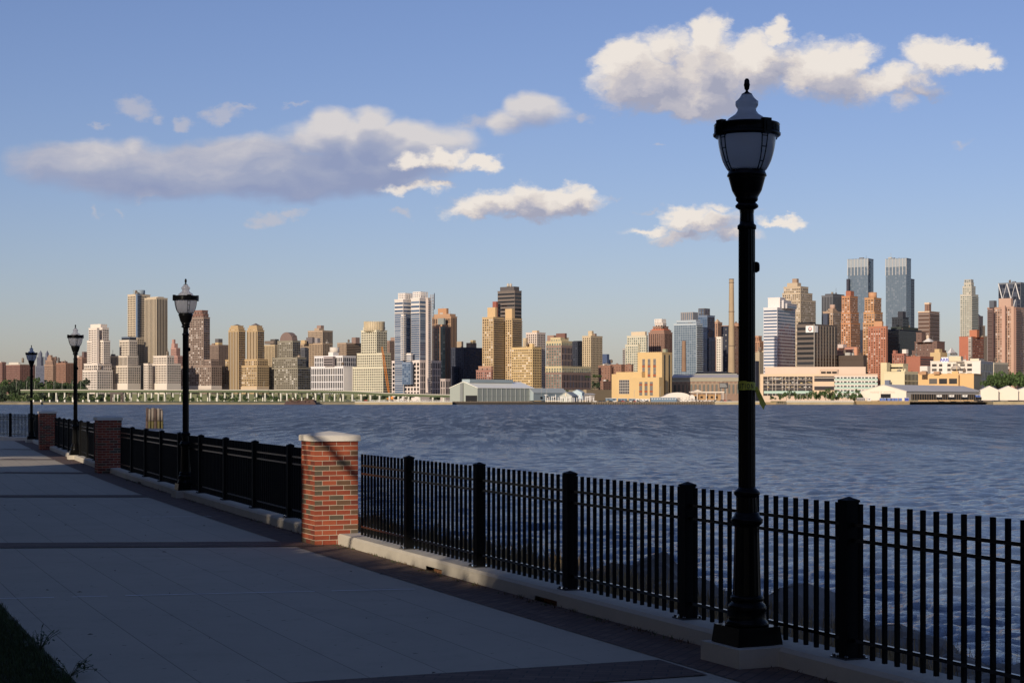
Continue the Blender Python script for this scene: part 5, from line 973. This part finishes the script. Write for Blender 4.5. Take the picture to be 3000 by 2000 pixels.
greyg=mat('grey_green_siding',(.33,.355,.31),.7,.06,.05); creamr=mat('cream_metal_roof',(1.0,.96,.82),.3,.05,.02); greyr=mat('grey_roof',(.62,.58,.53),.7,.12,.02); creamw=mat('cream_wall',(.76,.66,.53),.8,.08,.04); bluegr=mat('blue_grey_siding',(.30,.36,.37),.7,.1,.04)
dark=mat('dark_opening',(.010,.010,.012),.9)
def shed1(e,lx,ly,ze,za):
    b=MB(); b.hexa([(lx*.04,ly/2-5,za-.5),(lx*.80,ly/2-5,za-.5),(lx*.80,ly/2+5,za-.5),(lx*.04,ly/2+5,za-.5),(lx*.04,ly/2-5,za+2.6),(lx*.80,ly/2-5,za+2.6),(lx*.80,ly/2+5,za+2.6),(lx*.04,ly/2+5,za+2.6)]); b.build('roof_monitor',bluegr,e)
    b=MB(); b.box(-.3,.4,0,-.05,ly*.42,ze*.44); b.build('door_opening',dark,e)
    b=MB(); b.box(-1.2,ly*.50,.0,-.1,ly*.60,ze+ (za-ze)*.80); b.build('wall_return',mat('shaded_grey',(.20,.21,.20),.8),e)  # shade painted as a darker grey on the return
    b=MB()
    for i in range(1,12): b.box(lx*i/12-.2,-.35,0,lx*i/12+.2,-.05,ze-.3)
    b.box(0,-.3,ze*.42,lx,-.04,ze*.44); b.build('downpipe',mat('pipe',(.42,.44,.42),.7),e)
shed('pier_shed','large grey green pier shed with cream roof and black door opening, centre waterfront',1640,1318,1399,1564,1136,1118,1175.5,greyg,creamr,39,shed1)
def shed2(e,lx,ly,ze,za):
    b=MB(); 
    for i in range(3): b.box(lx*(.2+.2*i),-.3,ze*.2,lx*(.26+.2*i),-.05,ze*.5)
    b.build('window',dark,e)
shed('pier_shed','long low blue grey shed stretching right behind the large grey pier shed',1700,1540,1563,1660,1150,1138,1173,bluegr,mat('pale_blue_roof',(.40,.44,.42),.6,.1,.03),39,shed2)
def front3(e,lx,ly,ze,za):
    b=MB()
    for f in(.12,.28,.68,.84): b.box(-.3,ly*f,ze*.15,-.05,ly*(f+.05),ze*.6)
    b.build('window',dark,e); b=MB(); b.box(-.35,ly*.46,ze*.95,-.05,ly*.54,za*.93); b.build('vent_panel',mat('cream_trim',(.7,.58,.44),.8),e)
shed('pier_house','small pale house with cream trimmed gable facing the river behind the dock posts',1650,1640,1675,1694,1160,1149,1177,mat('pale_siding',(.45,.46,.40),.8,.05,.1),mat('slate_blue_roof',(.30,.33,.33),.7),20,front3,cat='shed')
shed('pier_house','light blue gabled house right of the small pale house',1690,1675,1705,1712,1150,1142,1172,mat('light_blue_siding',(.45,.55,.58),.7),mat('light_blue_roof',(.42,.50,.54),.7),25,cat='shed')
shed('warehouse','low cream flat shed behind the light blue gabled house',1740,1700,1712,1742,1155,1153,1172,creamw,greyr,39,cat='shed')
def shed4(e,lx,ly,ze,za):
    b=MB(); b.box(-.4,ly*.34,0,-.05,ly*.56,ze*.72); b.build('door_opening',dark,e)
    b=MB(); b.box(lx*.055,-.5,.5,lx*.93,-.05,ze*.70); b.build('loading_side',mat('bay_dark',(.07,.055,.04),.9,.3,.1),e)
    b=MB()
    for i in range(30): b.box(lx*(.06+.029*i),-.8,.5,lx*(.06+.029*i)+.5,-.55,ze*.70)
    b.build('dock_post',mat('dock_post',(.26,.20,.15),.9,.3,.2),e)
    # faint painted lettering on the gable
    b=MB(); b.box(-.12,ly*.30,ze*.98,-.06,ly*.64,ze*1.0); b.build('painted_line',mat('faded_paint',(.62,.46,.36),.9),e)
    cu=bpy.data.curves.new('t','FONT'); cu.body='MARINE  &  AVIATION'; cu.size=2.5; cu.align_x='CENTER'; to=bpy.data.objects.new('t',cu); COL.objects.link(to); dg=bpy.context.evaluated_depsgraph_get(); me=bpy.data.meshes.new_from_object(to.evaluated_get(dg)); bpy.data.objects.remove(to)
    for v in me.vertices: v.co=(-.12,ly*.52-v.co.x,ze*.80+v.co.y)
    me.materials.clear(); me.materials.append(mat('faded_red_paint',(.60,.42,.34),.9)); me.name='lettering'; link('lettering',me,e)
shed('pier_shed','long cream gabled pier shed with a row of dark loading bays, right waterfront',1630,2523,2655,2882,1146,1127,1172,creamw,greyr,33,shed4)
for i,(a,b,c,lb) in enumerate([(2868,2920,2925,'left of the three small cream gabled sheds at far right'),(2920,2978,2983,'middle of the three small cream gabled sheds at far right'),(2976,3040,3046,'right of the three small cream gabled sheds, cut by the photo edge')]):
    def gx(e,lx,ly,ze,za):
        q=MB(); q.box(-.3,ly*.05,ze*.05,-.05,ly*.45,ze*.5); q.box(-.3,ly*.55,ze*.05,-.05,ly*.95,ze*.5); q.build('panel_door',mat('pale_green_door',(.66,.70,.54),.7),e)
    shed('gabled_shed',lb,1650+6*i,a,b,c,1143,1131,1172,creamw,mat('white_grey_roof',(.50,.46,.44),.6),8,gx,cat='shed')
# old powerhouse with arched windows
def powerhouse():
    D=1900; wc=mat('old_brick',(.25,.165,.12),.9,.18,.05); st=wall((.33,.29,.21)); th=R(10); U=Vector((-math.cos(th),math.sin(th))); V=Vector((math.sin(th),math.cos(th))); C=Vector(((2172-CX)/F*D,D)); k=(1968-CX)/F; ly=(k*C.y-C.x)/(U.x-k*U.y); z=lambda y: H+(HZ-y)*D/F+1.5
    e=empty('powerhouse',(C.x,C.y,-1.5),math.atan2(V.y,V.x),'long old brick powerhouse with arched windows, left of the largest lamp post','powerhouse')
    b=MB(); b.box(0,0,0,60,ly,z(1117)); b.build('wall',wc,e)
    b=MB(); b.box(-1.2,-.5,z(1116.5),.6,ly+.5,z(1108)); b.box(-1.6,-.8,z(1108),.8,ly+.8,z(1105.5)); b.box(-.6,-.2,z(1126),-.02,ly+.2,z(1124.5)); b.build('cornice',st,e)
    b=MB(); b.hexa([(.8,0,z(1107)),(24,0,z(1097)),(24,ly,z(1097)),(.8,ly,z(1107)),(.8,0,z(1107)+.5),(24,0,z(1097)+.5),(24,ly,z(1097)+.5),(.8,ly,z(1107)+.5)]); b.build('roof',mat('pale_sheet_roof',(.50,.46,.44),.7,.1,.05),e)
    b=MB(); b.hexa([(24,6,z(1106)),(58,6,z(1106)),(58,ly-24,z(1106)),(24,ly-24,z(1106)),(24.1,6,z(1093)),(58,6,z(1093)),(58,ly-24,z(1093)),(24.1,ly-24,z(1093))]); b.build('clerestory',wall((.30,.30,.25)),e)
    b=MB(); b.hexa([(23.5,5,z(1093)+.02),(59,5,z(1093)+.02),(59,ly-23,z(1093)+.02),(23.5,ly-23,z(1093)+.02),(40,24,z(1085.5)),(42,24,z(1085.5)),(42,ly-28,z(1085.5)),(40,ly-28,z(1085.5))]); b.build('ridge_roof',mat('black_roof',(.035,.035,.038),.8),e)
    gl_=mat('tall_window_glass',(.06,.07,.06),.3); n=16
    for i in range(n):
        y=ly*(1-(i+.75)/(n+.6)); w=ly/(n+.6)*.20; b=MB(); zs=z(1129); b.box(-.25,y-w,z(1152),-.03,y+w,zs)
        pts=[(-.25,y+w*math.cos(math.pi*k/8),zs+w*math.sin(math.pi*k/8)) for k in range(9)]; b.poly(pts[::-1]); b.build('arched_window',gl_,e)
        b=MB(); q=w*1.75; b.box(-.9,y-q-.9,z(1156),-.03,y-q+.1,z(1126)); b.box(-.9,y+q-.1,z(1156),-.03,y+q+.9,z(1126)); b.box(-.35,y-w*1.2,z(1123.5),-.03,y+w*1.2,z(1118)); b.build('pilaster',mat('buff_brick',(.33,.23,.16),.9,.15,.1),e)
    for a,bq,t,c in ((1996,2010,998,'upper'),):
        pass
powerhouse()
def stack(name,px,r0p,r1p,yt,yb,D,label,col,rings=()):
    b0=at(px,yb,D); t0=at(px,yt,D); e=empty(name,(b0.x,D,b0.z),0,label,'chimney'); h=t0.z-b0.z; r0=r0p*D/F; r1=r1p*D/F; b=MB()
    rr=lambda z: r0+(r1-r0)*(z/h)**.8
    b.lathe([(rr(h*k/12),h*k/12) for k in range(13)]+[(r1*.8,h+.01),(r1*.8,h-2)],32,sm=True,cap=False); b.build('shaft',col,e)
    for y_ in rings:
        z=(yb-y_)*D/F; b=MB(); b.lathe([(rr(z)*1.0,z-.5),(rr(z)*1.14,z-.3),(rr(z)*1.14,z+.3),(rr(z),z+.5)],32); b.build('ring_platform',mat('stack_iron',(.20,.15,.11),.8),e)
    return e
stack('chimney',2143,10.5,6.8,817,1100,1960,'tall slender tan chimney stack with dark rim beside the largest lamp post',mat('stack_concrete',(.38,.28,.17),.85,.15,.08),(818,828,913,1013))
stack('chimney',2003.5,7.2,5.6,998,1088,1935,'short brown brick chimney rising from the powerhouse roof',mat('stack_brick',(.26,.16,.10),.9,.2,.1),())
# ---------------- small things along the far waterfront
def boxthing(name,label,cat,px0,px1,yt,yb,D,m,dep=4,detail=None,group=None):
    a=at(px0,yb,D); b_=at(px1,yt,D); e=empty(name,((a.x+b_.x)/2,D,a.z),0,label,cat,group); w=(b_.x-a.x)/2; h=b_.z-a.z; k=MB()
    k.box(-w,0,0,w,dep,h); k.build('body',m,e)
    if detail: detail(e,w,h,dep)
    return e
bluem=mat('barge_blue',(.13,.19,.25),.6,.2,.3); whitem=mat('boat_white',(.74,.70,.64),.6,.08,.5); redm=mat('rust_red',(.36,.08,.04),.8,.2,.3)
def wins(n,f0=.45,f1=.75,m=None):
    def f(e,w,h,d):
        for i in range(n):
            k=MB(); x=-w+2*w*(i+.3)/n; k.box(x,-.1,h*f0,x+2*w*.4/n,-.01,h*f1); k.build('window',m or dark,e)
        k=MB(); k.box(-w-.2,-.25,h,w+.2,d+.2,h+.25); k.build('roof_edge',whitem,e)
    return f
litm=mat('pale_pane',(.7,.68,.62),.5)
boxthing('houseboat','blue barge house with a white end left of the long blue barges','barge',1775,1806,1166.5,1175,1600,bluem,8,wins(2))
boxthing('houseboat','second blue barge house, between brown columns, below the tan power station','barge',1812,1838,1167,1175,1600,bluem,8,wins(3))
boxthing('houseboat','third blue barge house just left of the two white cabins','barge',1843,1861,1167.5,1175,1600,bluem,8,wins(2))
boxthing('cabin','left small white cabin on the dark timber pier','cabin',1862,1872,1168,1177,1598,whitem,5,wins(1)); boxthing('cabin','right small white cabin on the dark timber pier','cabin',1873,1903,1169,1176,1600,whitem,5,wins(3))
boxthing('ferry_barge','long blue barge with a row of pale portholes in front of the white tents','barge',1907,1982,1164,1177.5,1596,bluem,10,wins(10,.6,.82,litm))
# white tents
def tent(px0,px1,ye,ya,yb,D,dep,label):
    a=at(px0,yb,D); b_=at(px1,yb,D); w=(b_.x-a.x)/2; ze=(yb-ye)*D/F; za=(yb-ya)*D/F; e=empty('tent',((a.x+b_.x)/2,D,a.z),0,label,'tent'); k=MB(); n=12; pr=[(-w,0),(-w,ze)]+[(-w*math.cos(math.pi*i/n),ze+(za-ze)*math.sin(math.pi*i/n)) for i in range(1,n)]+[(w,ze),(w,0)]
    for (x0,z0),(x1,z1) in zip(pr,pr[1:]): k.poly([(x0,0,z0),(x0,dep,z0),(x1,dep,z1),(x1,0,z1)],0,True)
    k.poly([(x,0,z) for x,z in pr]); k.build('canopy',mat('tent_fabric',(.72,.65,.56),.7,.06,.1),e)
    k=MB()
    for i in range(1,6): x=-w+2*w*i/6; k.box(x-.12,-.1,0,x+.12,-.02,ze); 
    k.box(-w*.25,-.15,0,w*.2,-.03,ze*.9); k.build('door_flap',mat('tent_seam',(.30,.27,.24),.8),e)
tent(1947,2024,1163,1149,1176,1640,14,'large white arched tent on the pier below the powerhouse'); tent(1934,1984,1166,1158.5,1176,1610,8,'smaller grey white tent in front of the large arched tent'); tent(2020,2036,1166,1156,1174,1625,8,'little white tent at the right end of the large arched tent')
# canopy gantry with terminal building
def terminal():
    a=at(2030,1174,1630); e=empty('canopy_terminal',(a.x,1630,a.z),0,'brown terminal building beneath a long white canopy on posts','terminal'); s=1630/F; k=MB(); k.box(4*s,6,0,84*s,14,24*s*.8); k.build('wall',mat('brown_terminal',(.42,.25,.12),.85,.15,.2),e)
    for x in(6,24,40,54,68): 
        k=MB(); k.box(x*s,5.8,8*s,(x+7)*s,5.95,14*s); k.build('window',dark,e)
    k=MB(); k.box(-2,0,24*s,92*s,16,27.5*s); k.add([(0,-1,27.5*s),(28*s,-1,27.5*s),(28*s,17,27.5*s),(0,17,27.5*s),(14*s,-1,33*s),(14*s,17,33*s)],[(0,1,4),(1,2,5,4),(2,3,5),(3,0,4,5)]); k.build('canopy',mat('canopy_white',(.70,.60,.48),.7,.1,.2),e)
    for x in(12,39,66,88): k=MB(); k.box(x*s,1,0,x*s+.5,1.5,24*s); k.build('post',whitem,e)
terminal()
boxthing('billboard','dark billboard with small white lettering in front of the powerhouse','billboard',2108,2133,1121,1137,1780,mat('billboard_black',(.02,.022,.03),.6),.6,lambda e,w,h,d:[ (lambda k:(k.box(-w+.3,-.08,h*f,w*g,-.02,h*f+.22),k.build('text_line',litm,e)))(MB()) for f,g in((.8,.4),(.66,.7),(.52,.55),(.38,.8),(.22,.7))] and [(lambda k:(k.box(x,.1,-16,x+.5,.6,0),k.build('post',mat('post_steel',(.3,.28,.26),.7),e)))(MB()) for x in(-w*.6,w*.5)])
def pil_row(px0,px1,D,step,name,label,cat,yt=1176,m=dpile):
    a=at(px0,1185,D).x; b_=at(px1,1185,D).x; e=empty(name,((a+b_)/2,D,WZ),0,label,cat); zt=at(0,yt,D).z-WZ; k=MB(); L=(b_-a)/2; k.box(-L,0,zt-.9,L,8,zt); k.build('deck',mat('pier_deck',(.20,.15,.10),.9,.4,.3),e)
    xs=np.arange(-L,L,step)[:100]
    ms=MB(); ms.lathe([(.42,-1.5),(.42,zt+.15)],8); me=ms.mesh('pile',mat('pale_pile',(.24,.19,.13),.9,.4,.4))
    for i,x in enumerate(xs): o=link('pile',me,e); o.location=(x,-.5,-.05 if i%3 else .25)
pil_row(1306,1400,1600,2.6,'timber_pier','timber pier apron in front of the large grey pier shed','pier'); pil_row(1400,1560,1604,3.2,'timber_pier','pile supported dock along the side of the grey pier shed','pier',1175.5)
pil_row(1600,1745,1592,2.4,'timber_pier','old pile dock with white posts right of the grey pier shed','pier',1177); pil_row(1735,2097,1585,1.6,'timber_pier','long dark timber pier below the tan power station','pier',1177)
pil_row(2272,2308,1590,1.8,'timber_pier','short dark pile pier right of the largest lamp post','pier',1177); pil_row(2655,2905,1605,3.4,'timber_pier','pile pier beneath the long cream shed','pier',1174)
# white mooring posts with crossbars
r=random.Random(6)
for i in range(24):
    px=1598+i*6.1+r.uniform(-1.5,1.5); p=at(px,1177,1594); b=MB(); h=r.uniform(3.2,5.6)+(1.6 if i in(0,5,16,22) else 0); b.box(-.26,-.26,0,.26,.26,h); 
    if i%4==0: b.box(-1.6,-.15,h-.5,1.6,.15,h-.1)
    b.lathe([(.34,h),(.05,h+.5)],8); o=b.build('mooring_post',whitem); o.location=p; tag(o,'white mooring post on the dock right of the grey shed','mooring post','white mooring posts on the dock')
for i,px in enumerate((2579,2587,2600,2612,2622,2634)):
    boxthing('container','blue container in the row before the cream gabled pier shed','container',px,px+9,1166,1174,1590,mat('container_blue',(.07,.13,.42),.6,.2,.4),3,wins(2,.1,.8,mat('container_rib',(.25,.30,.45),.7)),group='blue containers before the cream shed')
boxthing('container','bright blue container apart at the right corner of the cream gable','container',2652,2662,1165,1174,1592,mat('container_blue2',(.06,.10,.45),.5),3,wins(1)); boxthing('container','grey container at the left end of the cream pier shed','container',2511,2535,1165.5,1174,1590,mat('container_grey',(.30,.27,.26),.7,.1,.3),3,wins(4,.1,.8,mat('rib_grey',(.2,.18,.17),.8))); boxthing('container','small white container between the grey container and the blue row','container',2541,2552,1166,1174,1590,whitem,3,wins(1))
for i,px in enumerate((2746,2782,2821,2860)):
    e=boxthing('truck',('leftmost','second','third','rightmost, blue')[i]+' truck backed into the loading bays of the cream shed','truck',px,px+13,1157,1162.5,1596,whitem if i<3 else mat('truck_blue',(.10,.16,.40),.5),4,wins(1,.5,.8))
    b=MB(); b.box(-1.5,0,-2.6,3.0,3,0); b.build('chassis',dark,e)
    for x in(-1.2,2.2): b=MB(); b.lathe([(.55,-.1),(.55,.2)],14); o=b.build('wheel',dark,e); o.location=(x,-.1,-2.6); o.rotation_euler=(R(90),0,0)
def barge(px0,px1,yt,label):
    a=at(px0,1185,1575).x; b_=at(px1,1185,1575).x; zt=at(0,yt,1575).z-WZ; L=(b_-a)/2; e=empty('barge',((a+b_)/2,1568,WZ),0,label,'barge'); k=MB(); k.hexa([(-L+1,0,-.6),(L-1,0,-.6),(L-1,9,-.6),(-L+1,9,-.6),(-L,-.4,zt),(L,-.4,zt),(L,9.4,zt),(-L,9.4,zt)]); k.build('hull',mat('barge_hull',(.30,.21,.10),.8,.4,.3),e)
    k=MB(); k.box(-L-.1,-.7,zt-.5,L+.1,-.35,zt-.15); k.box(-L+.5,-.6,zt-1.4,L-.5,-.15,zt-1.1); k.build('rub_rail',mat('rail_wood',(.42,.33,.2),.9,.3,.4),e)
barge(2503,2662,1174,'long brown barge moored before the cream gabled shed'); barge(2225,2272,1177,'low work float with clutter just right of the largest lamp post')
# orange crawler crane
def crane():
    D=2110; e=empty('crane',(at(1143,1170,D).x,D,-1.5),0,'orange lattice boom crane rising in front of the cream round crowned tower','crane'); O=e.location; om=mat('crane_orange',(.75,.26,.04),.6); b=MB(); b.box(-4,-2,1.2,4,2,4.2); b.box(1,-1.5,4.2,4,1.5,6); b.build('cab',om,e)
    b=MB(); b.box(-4.5,-2.6,0,4.5,-1.4,1.3); b.box(-4.5,1.4,0,4.5,2.6,1.3); b.build('track',dark,e)
    a=Vector((-.5,0,4)); t=at(1119,1016,D)-O; d=(t-a).normalized(); s=d.cross(Vector((0,1,0))).normalized(); f=Vector((0,1,0)); b=MB(); n=24; L=(t-a).length; c=[]
    for k in range(n+1):
        w=1.15*(.25+.75*min(1,4*k/n,5*(n-k)/n+.1)); p=a+d*L*k/n; c.append([p+s*w+f*w,p-s*w+f*w,p-s*w-f*w,p+s*w-f*w])
    for k in range(n):
        for i in range(4): b.tube([c[k][i],c[k+1][i]],.28,4); b.tube([c[k][i],c[k+1][(i+1)%4]],.17,4)
    b.build('boom',om,e); b=MB(); b.tube([t,t+Vector((.5,0,-14))],.08,4); b.build('cable',dark,e)
crane()
# wrecked burnt pier and float bridge gantry
def wreck():
    e=empty('ruined_pier',(at(878,1184,1560).x,1560,WZ),0,'dark rusty collapsed pier ruin in the water below the highway','ruined pier'); m=mat('burnt_timber',(.075,.045,.038),.9,.5,.3); s=1560/F; r=random.Random(4); b=MB()
    b.hexa([(-46*s,0,0),(48*s,0,0),(48*s,12,0),(-46*s,12,0),(-42*s,1,9*s),(40*s,1,14*s),(44*s,11,13*s),(-40*s,11,10*s)]); b.build('hull',m,e); b=MB()
    for i in range(70):
        x=r.uniform(-42,44)*s; z=r.uniform(4,14)*s; a=Vector((x,r.uniform(-.5,8),z)); b.tube([a,a+Vector((r.uniform(-4,4),r.uniform(-1,1),r.uniform(-1,3.4)))],.22,4)
    b.build('broken_beams',mat('rusty_beam',(.15,.085,.06),.9,.4,.4),e)
wreck()
def gantry():
    D=1585; e=empty('float_bridge_gantry',(at(341,1180,D).x,D,-2),0,'dark rusted steel gantry on the shore between third and second lamp posts','gantry'); m=mat('gantry_steel',(.10,.075,.065),.8,.4,.4); s=D/F
    for x in(-17,13): 
        b=MB(); 
        for dx in(0,5):
            for y in(0,4): b.box((x+dx)*s-.25,y-.25,0,(x+dx)*s+.25,y+.25,30*s)
        for k in range(5): b.tube([((x)*s,0,k*6*s),((x+5)*s,0,(k+1)*6*s)],.15,4); b.tube([((x+5)*s,0,k*6*s),((x)*s,0,(k+1)*6*s)],.15,4)
        b.build('tower',m,e)
    b=MB(); b.box(-18*s,-.6,25*s,19*s,4.6,31*s); b.build('cross_beam',m,e); b=MB(); b.box(-30*s,-6,0,75*s,3,2.2*s); b.build('float',m,e)
gantry()
# little lamps, white bollards and cars on the far shore
r=random.Random(31); cc=[whitem,mat('car_dark',(.05,.055,.07),.3),mat('car_silver',(.5,.5,.5),.3),mat('car_red',(.45,.04,.03),.3),mat('car_tan',(.5,.4,.25),.3)]
def far_car(px,yb,D,m,label,group):
    p=at(px,yb,D); e=empty('parked_car',p,0,label,'car',group); b=MB(); pr=[(-2.2,.3),(-2.2,.85),(-1.4,.95),(-.9,1.45),(.7,1.45),(1.3,.98),(2.2,.85),(2.2,.3)]
    for (x0,z0),(x1,z1) in zip(pr,pr[1:]): b.poly([(x0,0,z0),(x0,1.7,z0),(x1,1.7,z1),(x1,0,z1)])
    b.poly([(x,0,z) for x,z in pr][::-1]); b.poly([(x,1.7,z) for x,z in pr]); b.build('body',m,e)
    b=MB(); b.poly([(-1.25,-.02,.98),(-.85,-.02,1.38),(.65,-.02,1.38),(1.1,-.02,.98)][::-1]); b.build('side_window',dark,e)
    for x in(-1.4,1.4): b=MB(); b.lathe([(.33,-.1),(.33,.1)],10); o=b.build('wheel',dark,e); o.location=(x,0,.33); o.rotation_euler=(R(90),0,0)
for i in range(14): far_car(1745+i*11.5+r.uniform(-3,3),1177.3,1590,r.choice(cc),'small parked car on the timber pier by the blue barges','cars parked on the timber pier')
for i in range(14): far_car(1985+i*11.6+r.uniform(-3,3),1175.4,1602,cc[0] if i<9 else r.choice(cc),'small vehicle parked under the white canopy','vehicles by the canopy terminal')
for i in range(16): far_car(1020+i*17+r.uniform(-4,4),1174.5,1900,r.choice(cc),'small car parked beneath the curving end of the highway','cars beneath the highway end')
for i in range(9):
    p=at(96+i*24+r.uniform(-3,3),1177,1600); b=MB(); b.box(-.55,-.3,0,.55,.3,1.7); b.box(-.7,-.35,1.7,.7,.35,1.95); o=b.build('marker_sign',whitem); o.location=p; tag(o,'small white marker board on the left shore promenade','marker board','white marker boards on the left shore')
def pole(px,yb,D,h,label,group):
    p=at(px,yb,D); b=MB(); b.tube([(0,0,0),(0,0,h),(.9,0,h+.3)],.14,5); b.box(.5,-.2,h+.15,1.5,.2,h+.4); o=b.build('light_pole',mat('pole_grey',(.42,.40,.36),.7)); o.location=p; tag(o,label,'light pole',group)
for px in (48,78,101,135,158,182,212,236): pole(px,1143,2080,10.5,'thin light pole on the highway among the trees at left','light poles at the left highway end')
for px in (2312,2335,2345,2365,2422,2470,2478,2484): pole(px,1174,1595,6.2,'slim light pole on the riverside park promenade','light poles in the riverside park')
for px,yb,h in ((1586,1160,8),(1602,1174,12),(1858,1176,11),(1934,1176,14),(773,1140,9),(860,1140,9)): pole(px,yb,1700 if px>1000 else 2050,h,'thin grey light pole on the waterfront or highway at centre','light poles at centre')
# grass strip of the riverside park and promenade clutter
mb=MB(); a=at(2305,1175,1600); b_=at(2500,1175,1600); mb.box(a.x,1602,-1.6,b_.x,1700,-.55); tag(mb.build('park_lawn',mat('park_grass',(.10,.15,.04),.9,.3,.1)),kind='structure')
mb=MB(); a=at(60,1175,1610); b_=at(1000,1175,1610); mb.box(a.x,1640,-1.6,b_.x,2040,-1.35); tag(mb.build('shore_lawn',mat('shore_grass',(.13,.15,.05),.9,.45,.03)),kind='structure')
def riprail(px0,px1,label):
    a=at(px0,1175,1590).x; b_=at(px1,1175,1590).x; e=empty('railing',(a,1590,-.7),0,label,'railing'); k=MB(); k.box(0,0,.9,b_-a,.1,1.05); k.box(0,0,.4,b_-a,.08,.5); k.build('rail',whitem,e)
    n=int((b_-a)/2.2); m=MB(); m.box(-.08,-.06,0,.08,.14,1.05); me=m.mesh('post',whitem)
    for i in range(min(n,100)): o=link('post',me,e); o.location=((b_-a)*i/n,0,0)
riprail(2305,2500,'pale railing along the riverside park right of the largest lamp post'); riprail(1090,1318,'pale railing on the stone bulkhead left of the grey pier shed')

# ordinals make every countable repeat of the far shore findable
def words(n):
    a=['','first','second','third','fourth','fifth','sixth','seventh','eighth','ninth','tenth','eleventh','twelfth','thirteenth','fourteenth','fifteenth','sixteenth','seventeenth','eighteenth','nineteenth']
    if n<20: return a[n]
    t={2:('twentieth','twenty'),3:('thirtieth','thirty'),4:('fortieth','forty'),5:('fiftieth','fifty')}[n//10]
    return t[0] if n%10==0 else t[1]+'-'+a[n%10]
gs={}
for o in COL.objects:
    if o.parent is None and o.get('group') and 'label' in o: gs.setdefault((o['group'],o['label']),[]).append(o)
for (g,l),os_ in gs.items():
    if len(os_)<2 or g.startswith('boulders') or g.startswith('park trees shading'): continue
    if len(l.split())>13: print('LL',l)
    os_.sort(key=lambda o:o.location.x/o.location.y)
    for i,o in enumerate(os_): o['label']=words(i+1)+' from the left of: '+l if False else words(i+1)+' '+l+', from left'
for o in COL.objects:
    if 'label' in o:
        w=o['label'].split()
        if len(w)>16: o['label']=' '.join(w[:16]) if False else o['label']; print('LONG',len(w),o.name,o['label'])
